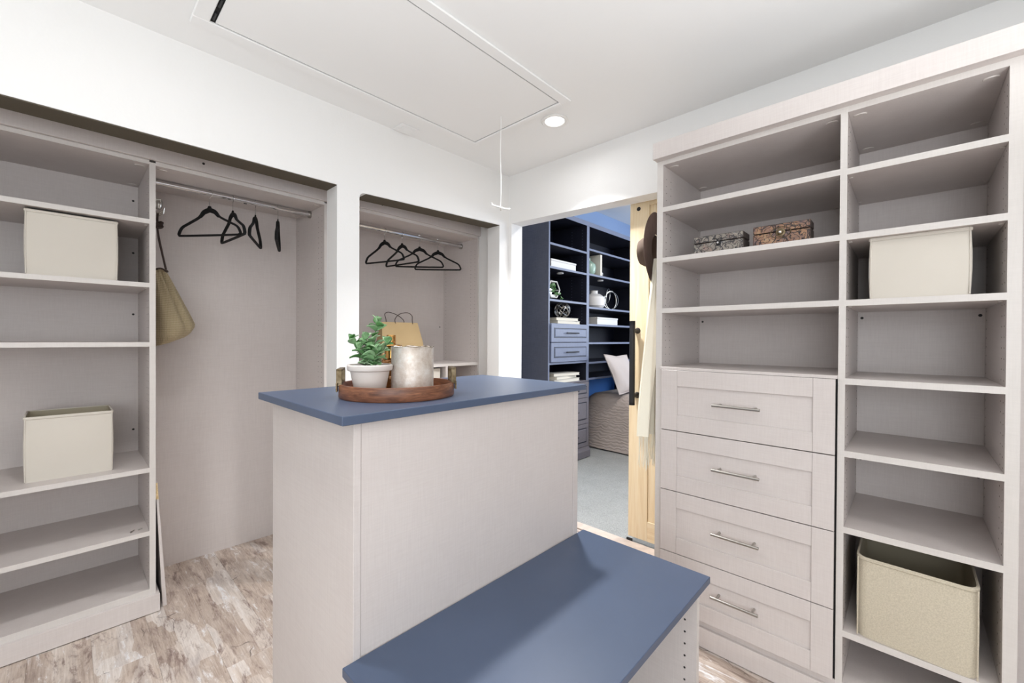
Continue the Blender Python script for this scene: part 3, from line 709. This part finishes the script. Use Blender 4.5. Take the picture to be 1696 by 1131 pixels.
# candle holder
cx, cy_ = at_tray(.0495, 1.392)
T = thing('candle_holder', 'frosted silvery glass candle holder with a worn rim on the tray', 'candle holder', (cx, cy_, PZ))
b = new(); rr = .0665
prof = [(0, 0), (.05, 0), (.062, .002), (rr, .008)] + [(rr, .008+.124*k/8) for k in range(1, 9)] + [(rr+.001, .136), (rr+.0015, .139), (rr-.001, .140), (rr-.003, .138), (rr-.003, .02), (0, .02)]
lathe(b, prof, 64)
for v in b.verts:
    if v.co.z > .13: v.co.z += .0014*math.sin(7*math.atan2(v.co.y, v.co.x))+.0008*math.sin(17*math.atan2(v.co.y, v.co.x))
obj('glass', b, 'mercury', T, world=False, smooth=True)
b = new(); lathe(b, [(0, .02), (.060, .02), (.060, .085), (.05, .087), (0, .086)], 32); obj('wax', b, 'pot', T, world=False, smooth=True)
b = new(); cyl(b, (0, 0, .086), (.001, 0, .098), .0012, 6); obj('wick', b, 'black', T, world=False)
b = new(); tube(b, [(rr*1.01*math.cos(2*math.pi*k/64), rr*1.01*math.sin(2*math.pi*k/64), .1395+.0014*math.sin(7*2*math.pi*k/64)) for k in range(64)], .0012, 5, True); obj('worn_rim', b, 'brass', T, world=False, smooth=True)
# gold bottle
gx, gy = at_tray(-.018, 1.475)
T = thing('gold_bottle', 'gold-capped amber glass bottle standing behind the plant and candle holder', 'bottle', (gx, gy, PZ))
b = new(); lathe(b, [(0, 0), (.028, 0), (.034, .004), (.036, .03), (.036, .085), (.030, .094), (0, .094)], 40); obj('body', b, 'amber', T, world=False, smooth=True)
b = new(); lathe(b, [(.0, .094), (.030, .094), (.031, .098), (.022, .100), (.022, .136), (.034, .138), (.036, .141), (.034, .144), (.016, .146), (.015, .150), (0, .150)], 40); obj('neck', b, 'gold', T, world=False, smooth=True)
b = new(); lathe(b, [(0, .150), (.0150, .150), (.0155, .153), (.0155, .175), (.0145, .177), (0, .177)], 32); obj('cap', b, 'gold', T, world=False, smooth=True)

# paper bag on the fixed shelf
T = thing('paper_bag', 'brown kraft paper shopping bag with dark cord handles behind the plant', 'paper bag', (1.70, 2.76, 1.1045))
def bag_x(x): return x
b = new()
lo = [(-.17, -.06), (.185, -.06), (.185, .06), (-.17, .06)]; hi = [(-.15, -.012), (.150, -.012), (.150, .012), (-.15, .012)]
V0 = [b.verts.new((x, y, 0)) for x, y in lo]; V1 = [b.verts.new((x, y, .16)) for x, y in [(l[0]*.965, l[1]*.75) for l in lo]]; V2 = [b.verts.new((x, y, .312)) for x, y in hi]
for Aq, Bq in ((V0, V1), (V1, V2)):
    for i in range(4): b.faces.new((Aq[i], Aq[(i+1) % 4], Bq[(i+1) % 4], Bq[i]))
b.faces.new(V0[::-1]); bmesh.ops.recalc_face_normals(b, faces=b.faces[:])
obj('bag_body', b, 'kraft', T, world=False)
for yy, dx in ((-.013, .03), (.013, -.03)):
    b = new(); tube(b, spline([(-.07+dx, yy, .300), (-.075+dx, yy, .335), (-.06+dx*1.6, yy*1.6, .372), (-.01+dx*2, yy*2, .385), (.045+dx*1.6, yy*1.6, .365), (.072+dx, yy, .33), (.075+dx, yy, .300)], 8), .0026, 6)
    obj('cord_handle', b, 'cordage', T, world=False, smooth=True)

# ------------------------------------------------------------------ straw bag on the tower's side
T = thing('straw_bag', 'woven straw drawstring bag hanging on the side of the left tower', 'bag', (.37, 2.80, 1.27))
b = new(); nz, na = 34, 56; g = []
for i in range(nz+1):
    s = i/nz; z = 1.268+.380*s
    Wd = .180-.125*max(0, (s-.20)/.80)**1.1
    if s < .20: Wd *= (.30+.70*math.sqrt(max(0, 1-(1-s/.20)**2)))
    dy = Wd*.62
    ring = []
    for k in range(na):
        a = 2*math.pi*k/na
        fold = 1+(.04+.12*s)*math.cos(4*a+.6+s)
        for a0, w0, d0 in ((R(292), .20, .34), (R(330), .16, .20), (R(250), .2, .22), (R(90), .3, .2)):
            fold -= d0*(.25+.75*s)*min(1, s*5)*math.exp(-((a-a0-.25*(1-s))/w0)**2)
        x = .2925 + (.02 if s < .12 else 0)*(1-s/.12) + Wd*.5*(1+math.cos(a)*fold*.97); y = 2.80 + dy*math.sin(a)*fold
        ring.append(b.verts.new((max(x, .2912), y, z + .030*(x-.36)/.1*(1-s)**2)))
    g.append(ring)
for i in range(nz):
    for k in range(na): b.faces.new((g[i][k], g[i][(k+1) % na], g[i+1][(k+1) % na], g[i+1][k]))
b.faces.new(g[0][::-1]); bmesh.ops.recalc_face_normals(b, faces=b.faces[:])
ob = obj('bag_body', b, 'straw', T, smooth=True)
b = new(); tube(b, [(.325+.034*math.cos(R(a)), 2.80+.045*math.sin(R(a)), 1.640+.006*math.sin(R(3*a))) for a in range(0, 360, 15)], .004, 6, True); obj('drawstring', b, 'cordage', T, smooth=True)
for dy, dx in ((-.035, .004), (.03, .012)):
    b = new(); tube(b, spline([(.345+dx, 2.80+dy, 1.645), (.335+dx*.5, 2.80+dy*.6, 1.72), (.325, 2.80+dy*.25, 1.80), (.318, 2.80, 1.86)], 6), .0038, 6); obj('strap', b, 'cordage', T, smooth=True)
b = new()
for k in range(3): tube(b, [(.322+.016*math.cos(R(a)), 2.798+.016*math.sin(R(a))*math.cos(k), 1.868+.013*math.sin(R(a+60*k))+.004*k) for a in range(0, 360, 30)], .0062, 6, True)
tube(b, spline([(.32, 2.80, 1.87), (.318, 2.80, 1.90), (.320, 2.80, 1.935)], 4), .005, 6)
obj('knot', b, 'cordage', T, smooth=True)
T = thing('valet_hook', 'chrome fold-out valet hook on the side of the left tower', 'hook', (.29, 2.80, 1.97))
b = new(); bx(b, .289, 2.775, 1.935, .296, 2.825, 2.02, .002); bx(b, .296, 2.785, 1.985, .335, 2.815, 2.005, .004); obj('bracket', b, 'steel', T)
b = new(); lathe(b, [(0, -.02), (.012, -.018), (.017, -.005), (.017, .02), (.012, .03), (0, .032)], 20, Matrix.Translation((.322, 2.80, 1.972))); obj('housing', b, 'steel', T, smooth=True)
for k in range(3):
    b = new(); tube(b, spline([(.296, 2.79+k*.012, 1.95-k*.012), (.318, 2.79+k*.012, 1.932-k*.006), (.340, 2.79+k*.012, 1.948-k*.008), (.345, 2.79+k*.012, 1.962-k*.008)], 5), .0026, 6); obj('hook', b, 'steel', T, smooth=True)
b = new(); tube(b, spline([(.297, 2.78, 1.29), (.299, 2.78, 1.25), (.296, 2.782, 1.215), (.2935, 2.783, 1.19)], 5), [.006]*15+[.003], 6); o = obj('belt_end', b, 'black', smooth=True); tag(o, 'black strap end dangling below the straw bag on the tower side', 'strap')

# ------------------------------------------------------------------ decorative boxes on the right-hand unit
def chest(y0, y1, z, h, mat, label, off, dp=.10):
    cy = (y0+y1)/2; T = thing('keepsake_box', label, 'box', (1.90, cy, z), group=None)
    w_ = abs(y1-y0)/2
    sp = h*.62
    bo = obj('box_body', bx(new(), 0, -w_, 0, dp, w_, sp-.001, .002), 'chestside', T, world=False)
    li = obj('lid', bx(new(), 0, -w_, sp+.0015, dp, w_, h, .003), 'chestside', T, world=False)
    obj('front_relief', bx(new(), -.003, -w_+.002, .002, .0005, w_-.002, sp-.002, .0012), mat, bo, world=False)
    obj('front_relief', bx(new(), -.003, -w_+.002, sp+.002, .0005, w_-.002, h-.002, .0012), mat, li, world=False)
    b = new()
    if off:
        lathe(b, [(0, 0), (.011, 0), (.010, .003), (.006, .005), (.005, .007), (0, .008)], 18, Matrix.Translation((-.003, -.004, sp-.008)) @ Matrix.Rotation(R(-90), 4, 'Y'))
        for a in (-.010, .010): tube(b, spline([(-.004, a*2.0, sp+.010), (-.005, a, sp+.012), (-.005, 0, sp+.004), (-.004, -a*.4, sp-.020)], 5), .0016, 5)
    else:
        lathe(b, [(0, 0), (.017, 0), (.016, .002), (.010, .004), (.008, .008), (0, .0095)], 22, Matrix.Translation((-.003, 0, sp-.004)) @ Matrix.Rotation(R(-90), 4, 'Y'))
        tube(b, [(-.003, .034*math.cos(R(a)), sp-.004+.021*math.sin(R(a))) for a in range(0, 360, 12)], .0017, 5, True)
    obj('clasp', b, 'brass' if not off else 'black', T, world=False, smooth=True)
    b = new(); lathe(b, [(0, 0), (.005, 0), (.004, .003), (0, .004)], 12, Matrix.Translation((-.011, -.004 if off else 0, sp-.008 if off else sp-.004)) @ Matrix.Rotation(R(-90), 4, 'Y')); obj('stud', b, 'chrome', T, world=False, smooth=True)
chest(.498, .697, 1.6695, .079, 'chest_a', 'grey-toned embossed keepsake box with dark clasp, left on its shelf', True, .09)
chest(.2715, .4635, 1.6695, .083, 'chest_b', 'coppery embossed keepsake box with round clasp, right on its shelf', False, .07)

# ------------------------------------------------------------------ hat and scarf on the outside of the right-hand unit
HY = .935
T = thing('felt_hat', 'brown wide-brimmed felt hat hanging in the doorway beside the unit', 'hat', (2.07, .945, 1.752), (R(-90), 0, R(9)))
# local +z -> world +Y
def hat_shape(r, a, lift): return lift
b = new(); n = 56; prof = [(.082, .0), (.100, -.002), (.125, -.003), (.155, -.001), (.178, .002), (.190, .005), (.192, .007), (.190, .0085), (.178, .006), (.155, .004), (.125, .002), (.100, .003), (.084, .005)]
lathe(b, prof, n)
for v in b.verts:
    a = math.atan2(v.co.y, v.co.x); r_ = math.hypot(v.co.x, v.co.y)
    v.co.z -= .10*max(0, r_-.09)*(math.sin(a)**2)
obj('brim', b, 'feltin', T, world=False, smooth=True)
b = new(); lathe(b, [(.086, .001), (.088, .015), (.085, .040), (.080, .062), (.068, .080), (.045, .088), (.02, .083), (0, .080)], n, None, (1, .9)); obj('crown', b, 'felt', T, world=False, smooth=True)
b = new(); lathe(b, [(.088, .004), (.0905, .005), (.0905, .026), (.088, .027)], n, None, (1, .9)); obj('hat_band', b, 'felt', T, world=False, smooth=True)
T = thing('scarf', 'long cream fringed scarf hanging in the doorway beside the unit', 'scarf', (2.02, .90, 1.70))
b = new(); nz, nx = 40, 28; g = []
for i in range(nz+1):
    s = i/nz; z = 1.70-.855*s; half = .035+.055*min(1, s*1.15)
    cx = 2.03-.10*s; row = []
    for j in range(nx+1):
        q = j/nx; x = cx+half*(2*q-1); y = .892+.016*math.sin(q*15+2.2*s)+.010*math.sin(q*33+1)+.01
        row.append(b.verts.new((x, y, z)))
    g.append(row)
for i in range(nz):
    for j in range(nx): b.faces.new((g[i][j], g[i+1][j], g[i+1][j+1], g[i][j+1]))
ret = bmesh.ops.extrude_face_region(b, geom=b.faces[:]); bmesh.ops.translate(b, vec=(0, .007, 0), verts=[e for e in ret['geom'] if isinstance(e, bmesh.types.BMVert)])
bmesh.ops.recalc_face_normals(b, faces=b.faces[:]); obj('cloth', b, 'scarf', T, smooth=True)
b = new()
for k in range(46):
    q = k/45; x = 1.93+.09*(2*q-1); y = .902+.016*math.sin(q*15+2.2)+.003
    L = rnd.uniform(.13, .165); dx = rnd.uniform(-.008, .006)
    tube(b, [(x, y, .848), (x+dx*.3, y+rnd.uniform(-.004, .004), .848-L*.5), (x+dx, y+rnd.uniform(-.006, .006), .848-L)], [.0019, .0016, .0011], 4)
stuff(obj('fringe', b, 'scarf', T))
T = thing('coat_hook', 'small steel hook carrying the hat and scarf on the unit side', 'hook', (2.10, .843, 1.76))
b = new(); bx(b, 2.085, .843, 1.70, 2.115, .848, 1.79, .001); tube(b, spline([(2.10, .848, 1.76), (2.10, .895, 1.75), (2.10, .925, 1.775)], 5), .004, 6); tube(b, spline([(2.05, .846, 1.71), (2.05, .885, 1.695), (2.05, .905, 1.715)], 5), .004, 6); bx(b, 2.035, .843, 1.69, 2.086, .848, 1.73, .001); obj('hook', b, 'steel', T)

# ------------------------------------------------------------------ barn door
T = thing('barn_door', 'knotty pine sliding barn door pushed aside in the doorway', 'door', (2.53, .75, 0))
dx0, dx1 = 2.50, 2.538; yL, yR, zt0, zt1 = 1.319, .36, .03, 2.30
obj('stile', bx(new(), dx0, 1.190, zt0, dx1, yL, zt1, .0015), 'pine', T)
obj('stile', bx(new(), dx0, yR, zt0, dx1, .49, zt1, .0015), 'pine', T)
obj('rail', bx(new(), dx0, .4905, 2.14, dx1, 1.1895, zt1, .0015), 'pineh', T)
obj('rail', bx(new(), dx0, .4905, zt0, dx1, 1.1895, .155, .0015), 'pineh', T)
for k in range(5):
    ya = 1.1895-k*.14; obj('plank', bx(new(), dx0+.008, ya-.139, .1555, dx1-.006, ya-.0005, 2.1395, .002), 'pine', T)
b = new(); cyl(b, (2.499, 1.2603, 2.129), (2.506, 1.2603, 2.129), .013, 16); obj('bolt', b, 'screw', T)
b = new(); tube(b, spline([(2.43, 1.262, 1.385-.0), (2.43, 1.262, 1.38), (2.43, 1.262, .93), (2.43, 1.262, .905)], 6), [.012]+[.0175]*17+[.012], 16)
hd = obj('handle', b, 'black', T, smooth=True)
for zz in (1.355, .945):
    b = new(); tube(b, spline([(2.43, 1.262, zz), (2.46, 1.262, zz), (2.50, 1.262, zz)], 4), [.012]*6+[.014, .017, .02], 12); obj('standoff', b, 'black', hd, smooth=True)
b = new(); bx(b, 2.488, 1.285, 0, 2.50, 1.325, .02, .002); o = obj('floor_guide', b, 'black'); tag(o, 'small black floor guide at the foot of the barn door', 'door guide')

# ------------------------------------------------------------------ bedroom cabinet wall
F2 = 2.60; K2 = 3.08
T = thing('bookcase', 'dark slate-blue wall of shelves and drawers beyond the doorway', 'bookcase', (4.0, F2, 0))
def gp(name, x0, x1, y0, y1, z0, z1, mat, parent=T): return obj(name, bx(new(), x0, y0, z0, x1, y1, z1, .001), mat, parent)
gp('side_panel', 3.270, 3.292, F2+.001, K2, 0, 2.59, 'sidelam')
gp('face_edge', 3.270, 3.292, F2-.001, F2+.001, 0, 2.59, 'greyedge')
for x0, x1 in ((3.945, 3.995), (5.35, 5.40)):
    gp('divider', x0, x1, F2+.001, K2, 0, 2.59, 'darkin'); gp('face_edge', x0, x1, F2-.001, F2+.001, 0 if x0 < 4 else .85, 2.59, 'greyedge')
gp('back_panel', 3.292, 5.35, K2-.01, K2, 0.86, 2.59, 'darkin')
gp('top_panel', 3.270, 5.40, F2+.001, K2, 2.566, 2.59, 'darkin'); gp('face_edge', 3.270, 5.40, F2-.003, F2+.001, 2.55, 2.60, 'greyedge')
c1 = [2.262, 2.027, 1.700]; c2 = [2.310, 2.032, 1.662, 1.470, 1.265, 1.045]
for z in c1 + [1.458, 1.062]:
    gp('shelf', 3.292, 3.945, F2+.002, K2-.01, z-.022, z, 'darkin'); gp('face_edge', 3.292, 3.945, F2, F2+.002, z-.022, z, 'greyedge')
for z in c2 + [.866]:
    gp('shelf', 3.995, 5.35, F2+.002, K2-.01, z-.022, z, 'darkin'); gp('face_edge', 3.995, 5.35, F2, F2+.002, z-.022, z, 'greyedge')
b = new()
for z in [k*.032+1.1 for k in range(45)]:
    for d in (F2+.06, F2+.2):
        disc(b, (3.9448, d, z), (-1, 0, 0), .0035, .001, 6); disc(b, (5.3498, d, z), (-1, 0, 0), .0035, .001, 6)
stuff(obj('pin_holes', b, 'greyedge', T))
def gdrawer(x0, x1, z0, z1, mat, hm='black'):
    d = gp('drawer', x0, x1, F2-.018, F2+.01, z0, z1, mat)
    b = new(); m = .055
    bx(b, x0+m, F2-.024, z0+m, x1-m, F2-.017, z1-m, .004); obj('raised_panel', b, mat, d)
    b = new(); e = .012
    for (a, c, e0, e1) in ((x0+m-e, x1-m+e, z0+m-e, z0+m-.003), (x0+m-e, x1-m+e, z1-m+.003, z1-m+e)): bx(b, a, F2-.0185, e0, c, F2-.0165, e1)
    for (a, c) in ((x0+m-e, x0+m-.003), (x1-m+.003, x1-m+e)): bx(b, a, F2-.0185, z0+m-e, c, F2-.0165, z1-m+e)
    obj('groove', b, 'darkin', d)
    b = new(); xm = (x0+x1)/2; zm = (z0+z1)/2; tube(b, [(xm-.11, F2-.045, zm), (xm+.11, F2-.045, zm)], .006, 8)
    for xx in (xm-.08, xm+.08): cyl(b, (xx, F2-.045, zm), (xx, F2-.018, zm), .004, 6)
    obj('handle', b, hm, d)
gdrawer(3.300, 3.962, 1.268, 1.455, 'greyedge'); gdrawer(3.300, 3.962, 1.066, 1.262, 'greyedge')
gp('worktop', 3.285, 3.99, F2-.006, K2-.01, .832, .846, 'brownlam')
gdrawer(3.300, 3.975, .66, .828, 'brownlam'); gdrawer(3.300, 3.975, .375, .655, 'brownlam'); gdrawer(3.300, 3.975, .125, .37, 'brownlam')
b = new(); prism(b, [(F2-.012, .12), (F2+.02, .12), (F2+.02, .004), (F2-.03, .004), (F2-.03, .075), (F2-.018, .095)], 'X', 3.275, 3.99); obj('plinth', b, 'brownlam', T)
gp('bed_panel', 3.995, 5.35, K2-.03, K2-.012, .02, .84, 'headboard')
for x, z in ((3.62, 2.005), (4.42, 2.010)):
    b = new(); lathe(b, [(0, -.012), (.034, -.012), (.036, -.008), (.036, 0), (0, 0)], 24, Matrix.Translation((x, F2+.12, z))); obj('puck_light', b, 'whitec', T, smooth=True)

# objects on the bedroom shelves
def wbox(x0, x1, y0, y1, z0, h, label, mat='whitec', rot=0):
    T = thing('white_box', label, 'box', ((x0+x1)/2, (y0+y1)/2, z0), (0, 0, R(rot))); a, c = (x1-x0)/2, (y1-y0)/2
    obj('box_body', bx(new(), -a, -c, 0, a, c, h*.78, .002), mat, T, world=False)
    obj('lid', bx(new(), -a-.004, -c-.004, h*.78, a+.004, c+.004, h, .002), mat, T, world=False); return T
wbox(3.35, 3.78, 2.63, 2.83, 2.027, .085, 'low white lidded box on the second bookcase shelf from the top')
wbox(4.20, 4.66, 2.62, 2.84, 1.470, .085, 'low white lidded box on the bookcase shelf below the wire rings')
def book(x0, x1, y0, y1, z0, h, label, rot=0, grp=None):
    T = thing('book', label, 'book', ((x0+x1)/2, (y0+y1)/2, z0), (0, 0, R(rot)), grp); a, c = (x1-x0)/2, (y1-y0)/2
    b = new(); bx(b, -a, -c, 0, a, c, .003); bx(b, -a, -c, h-.003, a, c, h); bx(b, -a, c-.004, .003, a, c, h-.003); obj('cover', b, 'paper', T, world=False)
    obj('pages', bx(new(), -a+.004, -c+.004, .003, a-.004, c-.004, h-.003), 'pages', T, world=False)
book(3.44, 3.86, 2.62, 2.82, 1.4585, .034, 'white book lying beneath another under the wire orb', 2)
book(3.47, 3.82, 2.63, 2.80, 1.4935, .030, 'white book on top of its pair, carrying the wire orb', -5)
book(3.40, 3.85, 2.62, 2.84, .8465, .034, 'cream book at the bottom of the stack in the low niche', 0)
book(3.42, 3.83, 2.63, 2.82, .8815, .030, 'cream book in the middle of the stack in the low niche', 6)
book(3.45, 3.84, 2.63, 2.80, .9125, .028, 'cream book on top of the stack in the low niche', -8)
def ring(c, r, ax, th, mat, parent, name='ring', n=40):
    q = Vector(ax).normalized().to_track_quat('Z', 'Y'); b = new()
    tube(b, [Vector(c)+q @ Vector((r*math.cos(2*math.pi*k/n), r*math.sin(2*math.pi*k/n), 0)) for k in range(n)], th, 6, True); obj(name, b, mat, parent, world=False, smooth=True)
T = thing('wire_orb', 'silver wire knot orb resting on two white books', 'ornament', (3.66, 2.72, 1.524))
for ax in ((1, .2, .1), (.1, 1, .3), (.2, .3, 1), (1, 1, .3), (-1, .8, .6), (.3, -1, 1), (1, -.2, .9)): ring((0, 0, .085), .083, ax, .005, 'wire', T)
T = thing('terrarium', 'white hexagonal terrarium with trailing greenery on the bookcase', 'terrarium', (3.42, 2.70, 1.7005))
hexa = [(.10*math.cos(R(60*k)), .10+.10*math.sin(R(60*k))) for k in range(6)]
b = new()
for k in range(6):
    (x1, z1), (x2, z2) = hexa[k], hexa[(k+1) % 6]
    for y in (-.05, .05): tube(b, [(x1, y, z1*.93+.013), (x2, y, z2*.93+.013)], .007, 6)
    tube(b, [(x1, -.05, z1*.93+.013), (x1, .05, z1*.93+.013)], .007, 6)
obj('frame', b, 'whitec', T, world=False, smooth=True)
b = new(); prism(b, [(x*.96, z*.93+.013) for x, z in hexa], 'Y', .04, .048); obj('rear_glass', b, 'mirror', T, world=False)
b = new(); prism(b, [(-.05, .02), (.05, .02), (.065, .055), (-.065, .055)], 'Y', -.04, .04); obj('soil', b, 'whitec', T, world=False)
for k in range(26):
    o = bpy.data.objects.new('leaf', LM); COL.objects.link(o); o.parent = T; f = k/25
    o.location = (-.06+.16*f+rnd.uniform(-.02, .02), -.05+rnd.uniform(-.02, .02), .155-.125*f+rnd.uniform(-.02, .02)); o.rotation_euler = (rnd.uniform(0, 6), rnd.uniform(-1, 1), rnd.uniform(0, 6)); o.scale = (1.5,)*3
def vase(x, y, z, prof, label, mat, handles=False):
    T = thing('vase', label, 'vase', (x, y, z)); b = new(); lathe(b, prof, 36); obj('vase_body', b, mat, T, world=False, smooth=True)
    if handles:
        for s in (-1, 1):
            b = new(); tube(b, spline([(s*.035, 0, .165), (s*.058, 0, .162), (s*.060, 0, .135), (s*.055, 0, .12)], 5), .007, 8); obj('ear', b, mat, T, world=False, smooth=True)
vase(4.11, 2.68, 2.033, [(0, 0), (.05, 0), (.072, .03), (.08, .08), (.072, .12), (.04, .150), (.018, .165), (.016, .185), (.022, .19), (.014, .19), (.010, .165), (0, .16)], 'glossy pale green bottle vase on the bookcase', 'green')
vase(4.27, 2.71, 1.663, [(0, 0), (.10, 0), (.125, .03), (.13, .09), (.12, .13), (.07, .165), (.042, .17), (.042, .20), (.048, .205), (.034, .205), (.03, .165), (0, .16)], 'white squat jug with small ears on the bookcase, in front', 'whitec', True)
vase(4.10, 2.90, 1.663, [(0, 0), (.06, 0), (.085, .04), (.09, .12), (.07, .18), (.05, .20), (.04, .20), (.06, .17), (0, .16)], 'taller dim white jar behind the white jug', 'whitec')
T = thing('upright_book', 'tall white book standing upright beside the green vase', 'book', (4.26, 2.70, 2.033)); T.name = 'book.005'; ORG[T.name] = (4.26, 2.70, 2.033)
obj('cover', bx(new(), -.02, -.09, 0, .018, .10, .245, .002), 'paper', T, world=False); obj('pages', bx(new(), -.016, -.091, .004, .014, .095, .241), 'pages', T, world=False)
T = thing('figurine', 'small white knot figurine beside the upright book', 'ornament', (4.37, 2.69, 2.033))
for k, ax in enumerate(((1, 0, 0), (.5, 1, .2), (0, .4, 1))): ring((0, 0, .036), .026, ax, .010, 'whitec', T, 'link', 18)
T = thing('wire_rings', 'silver wire ring sculpture of interlocked hoops beside the white jug', 'ornament', (4.60, 2.68, 1.663))
ring((0, 0, .115), .112, (.1, 1, 0), .005, 'wire', T, 'hoop'); ring((.005, 0, .110), .106, (.45, 1, .1), .004, 'wire', T, 'hoop'); ring((-.03, .02, .17), .085, (-.3, 1, .1), .004, 'wire', T, 'hoop')

# ------------------------------------------------------------------ bed
T = thing('bed', 'bed with a taupe quilted coverlet beyond the doorway', 'bed', (5.1, 1.85, 0))
b = new(); x0, x1, y0, y1, zt = 4.32, 5.9, .75, 2.90, .655
prof = [(0, .012), (.0, .30), (.012, .50), (.05, .60), (.12, .645), (.25, zt), (.5, zt+.005)]
# rounded box as nested loops
def rloop(ins, z, r, n=10, wav=0):
    pts = []
    a0x, a1x, a0y, a1y = x0+ins, x1-ins, y0+ins, y1-ins
    r = max(.02, r)
    cs = ((a0x+r, a0y+r, 180), (a1x-r, a0y+r, 270), (a1x-r, a1y-r, 0), (a0x+r, a1y-r, 90))
    for idx, (cx, cy, s) in enumerate(cs):
        for k in range(n+1): a = R(s+90*k/n); pts.append((cx+r*math.cos(a), cy+r*math.sin(a)))
        nx = cs[(idx+1) % 4]; e = (nx[0]+r*math.cos(R(nx[2])), nx[1]+r*math.sin(R(nx[2]))); st = pts[-1]
        for k in range(1, 24): f = k/24; pts.append((st[0]+(e[0]-st[0])*f, st[1]+(e[1]-st[1])*f))
    out = []
    for i, (x, y) in enumerate(pts):
        q = wav*math.sin(i*.9)*.5+wav*math.sin(i*.37+1); cx, cy = (x0+x1)/2, (y0+y1)/2; d = Vector((x-cx, y-cy)).normalized()
        out.append((x+d.x*q, y+d.y*q, z))
    return out
loops = [rloop(-.01, .012, .12, wav=.012), rloop(0, .15, .11, wav=.008), rloop(.005, .35, .10, wav=.005), rloop(.01, .52, .10, wav=.002), rloop(.035, .60, .10), rloop(.08, .640, .1), rloop(.16, zt, .1), rloop(.5, zt+.006, .1)]
rs = [[b.verts.new(p_) for p_ in L] for L in loops]; n = len(rs[0])
for a, c in zip(rs, rs[1:]):
    for i in range(n): b.faces.new((a[i], a[(i+1) % n], c[(i+1) % n], c[i]))
b.faces.new(rs[-1]); bmesh.ops.recalc_face_normals(b, faces=b.faces[:]); obj('coverlet', b, 'quilt', T, smooth=True)
obj('mattress', bx(new(), x0+.1, y0+.1, .30, x1-.1, y1-.1, .62, .03), 'whitec', T)
def pillow(cx, cy, cz, s, rot, label):
    T = thing('pillow', label, 'pillow', (cx, cy, cz), rot); b = new(); n = 22
    for side in (1, -1):
        g = []
        for i in range(n+1):
            row = []
            for j in range(n+1):
                u, v = 2*i/n-1, 2*j/n-1
                px = u*(1-.10*(1-abs(v))**1.0*abs(u)**1) ; pz = v*(1-.10*(1-abs(u))*abs(v))
                hgt = .34*(max(0, 1-u*u)**.55)*(max(0, 1-v*v)**.55)*(1+.06*math.sin(6*u+3*v))
                row.append(b.verts.new((px*s-.12*v, side*hgt*s*.62, pz*s*.78)))
            g.append(row)
        for i in range(n):
            for j in range(n): b.faces.new((g[i][j], g[i+1][j], g[i+1][j+1], g[i][j+1]))
    bmesh.ops.remove_doubles(b, verts=b.verts[:], dist=.0005); bmesh.ops.recalc_face_normals(b, faces=b.faces[:]); obj('pillow_cover', b, 'pillow', T, world=False, smooth=True)
    b = new(); P_ = [(-1, -1), (1, -1), (1, 1), (-1, 1)]
    pts = []
    for k in range(4):
        for f in range(8):
            u = P_[k][0]+(P_[(k+1) % 4][0]-P_[k][0])*f/8; v = P_[k][1]+(P_[(k+1) % 4][1]-P_[k][1])*f/8
            pts.append((u*(1-.10*(1-abs(v))*abs(u))*s-.12*v, 0, v*(1-.10*(1-abs(u))*abs(v))*s*.78))
    tube(b, pts, .006, 6, True); obj('piping', b, 'pillow', T, world=False, smooth=True)
pillow(4.44, 2.42, .895, .29, (R(-10), R(2), R(4)), 'taupe square pillow propped up at the head of the bed')

# ------------------------------------------------------------------ bedroom daylight
area('window_daylight', (6.2, .2, 1.9), 1.6, BED_LIGHT, (.84, .92, 1), (R(90), 0, R(75)), 'RECTANGLE', 1.4)
area('bedroom_lamp', (3.6, .6, 3.0), .5, 52, (1, .95, .9))
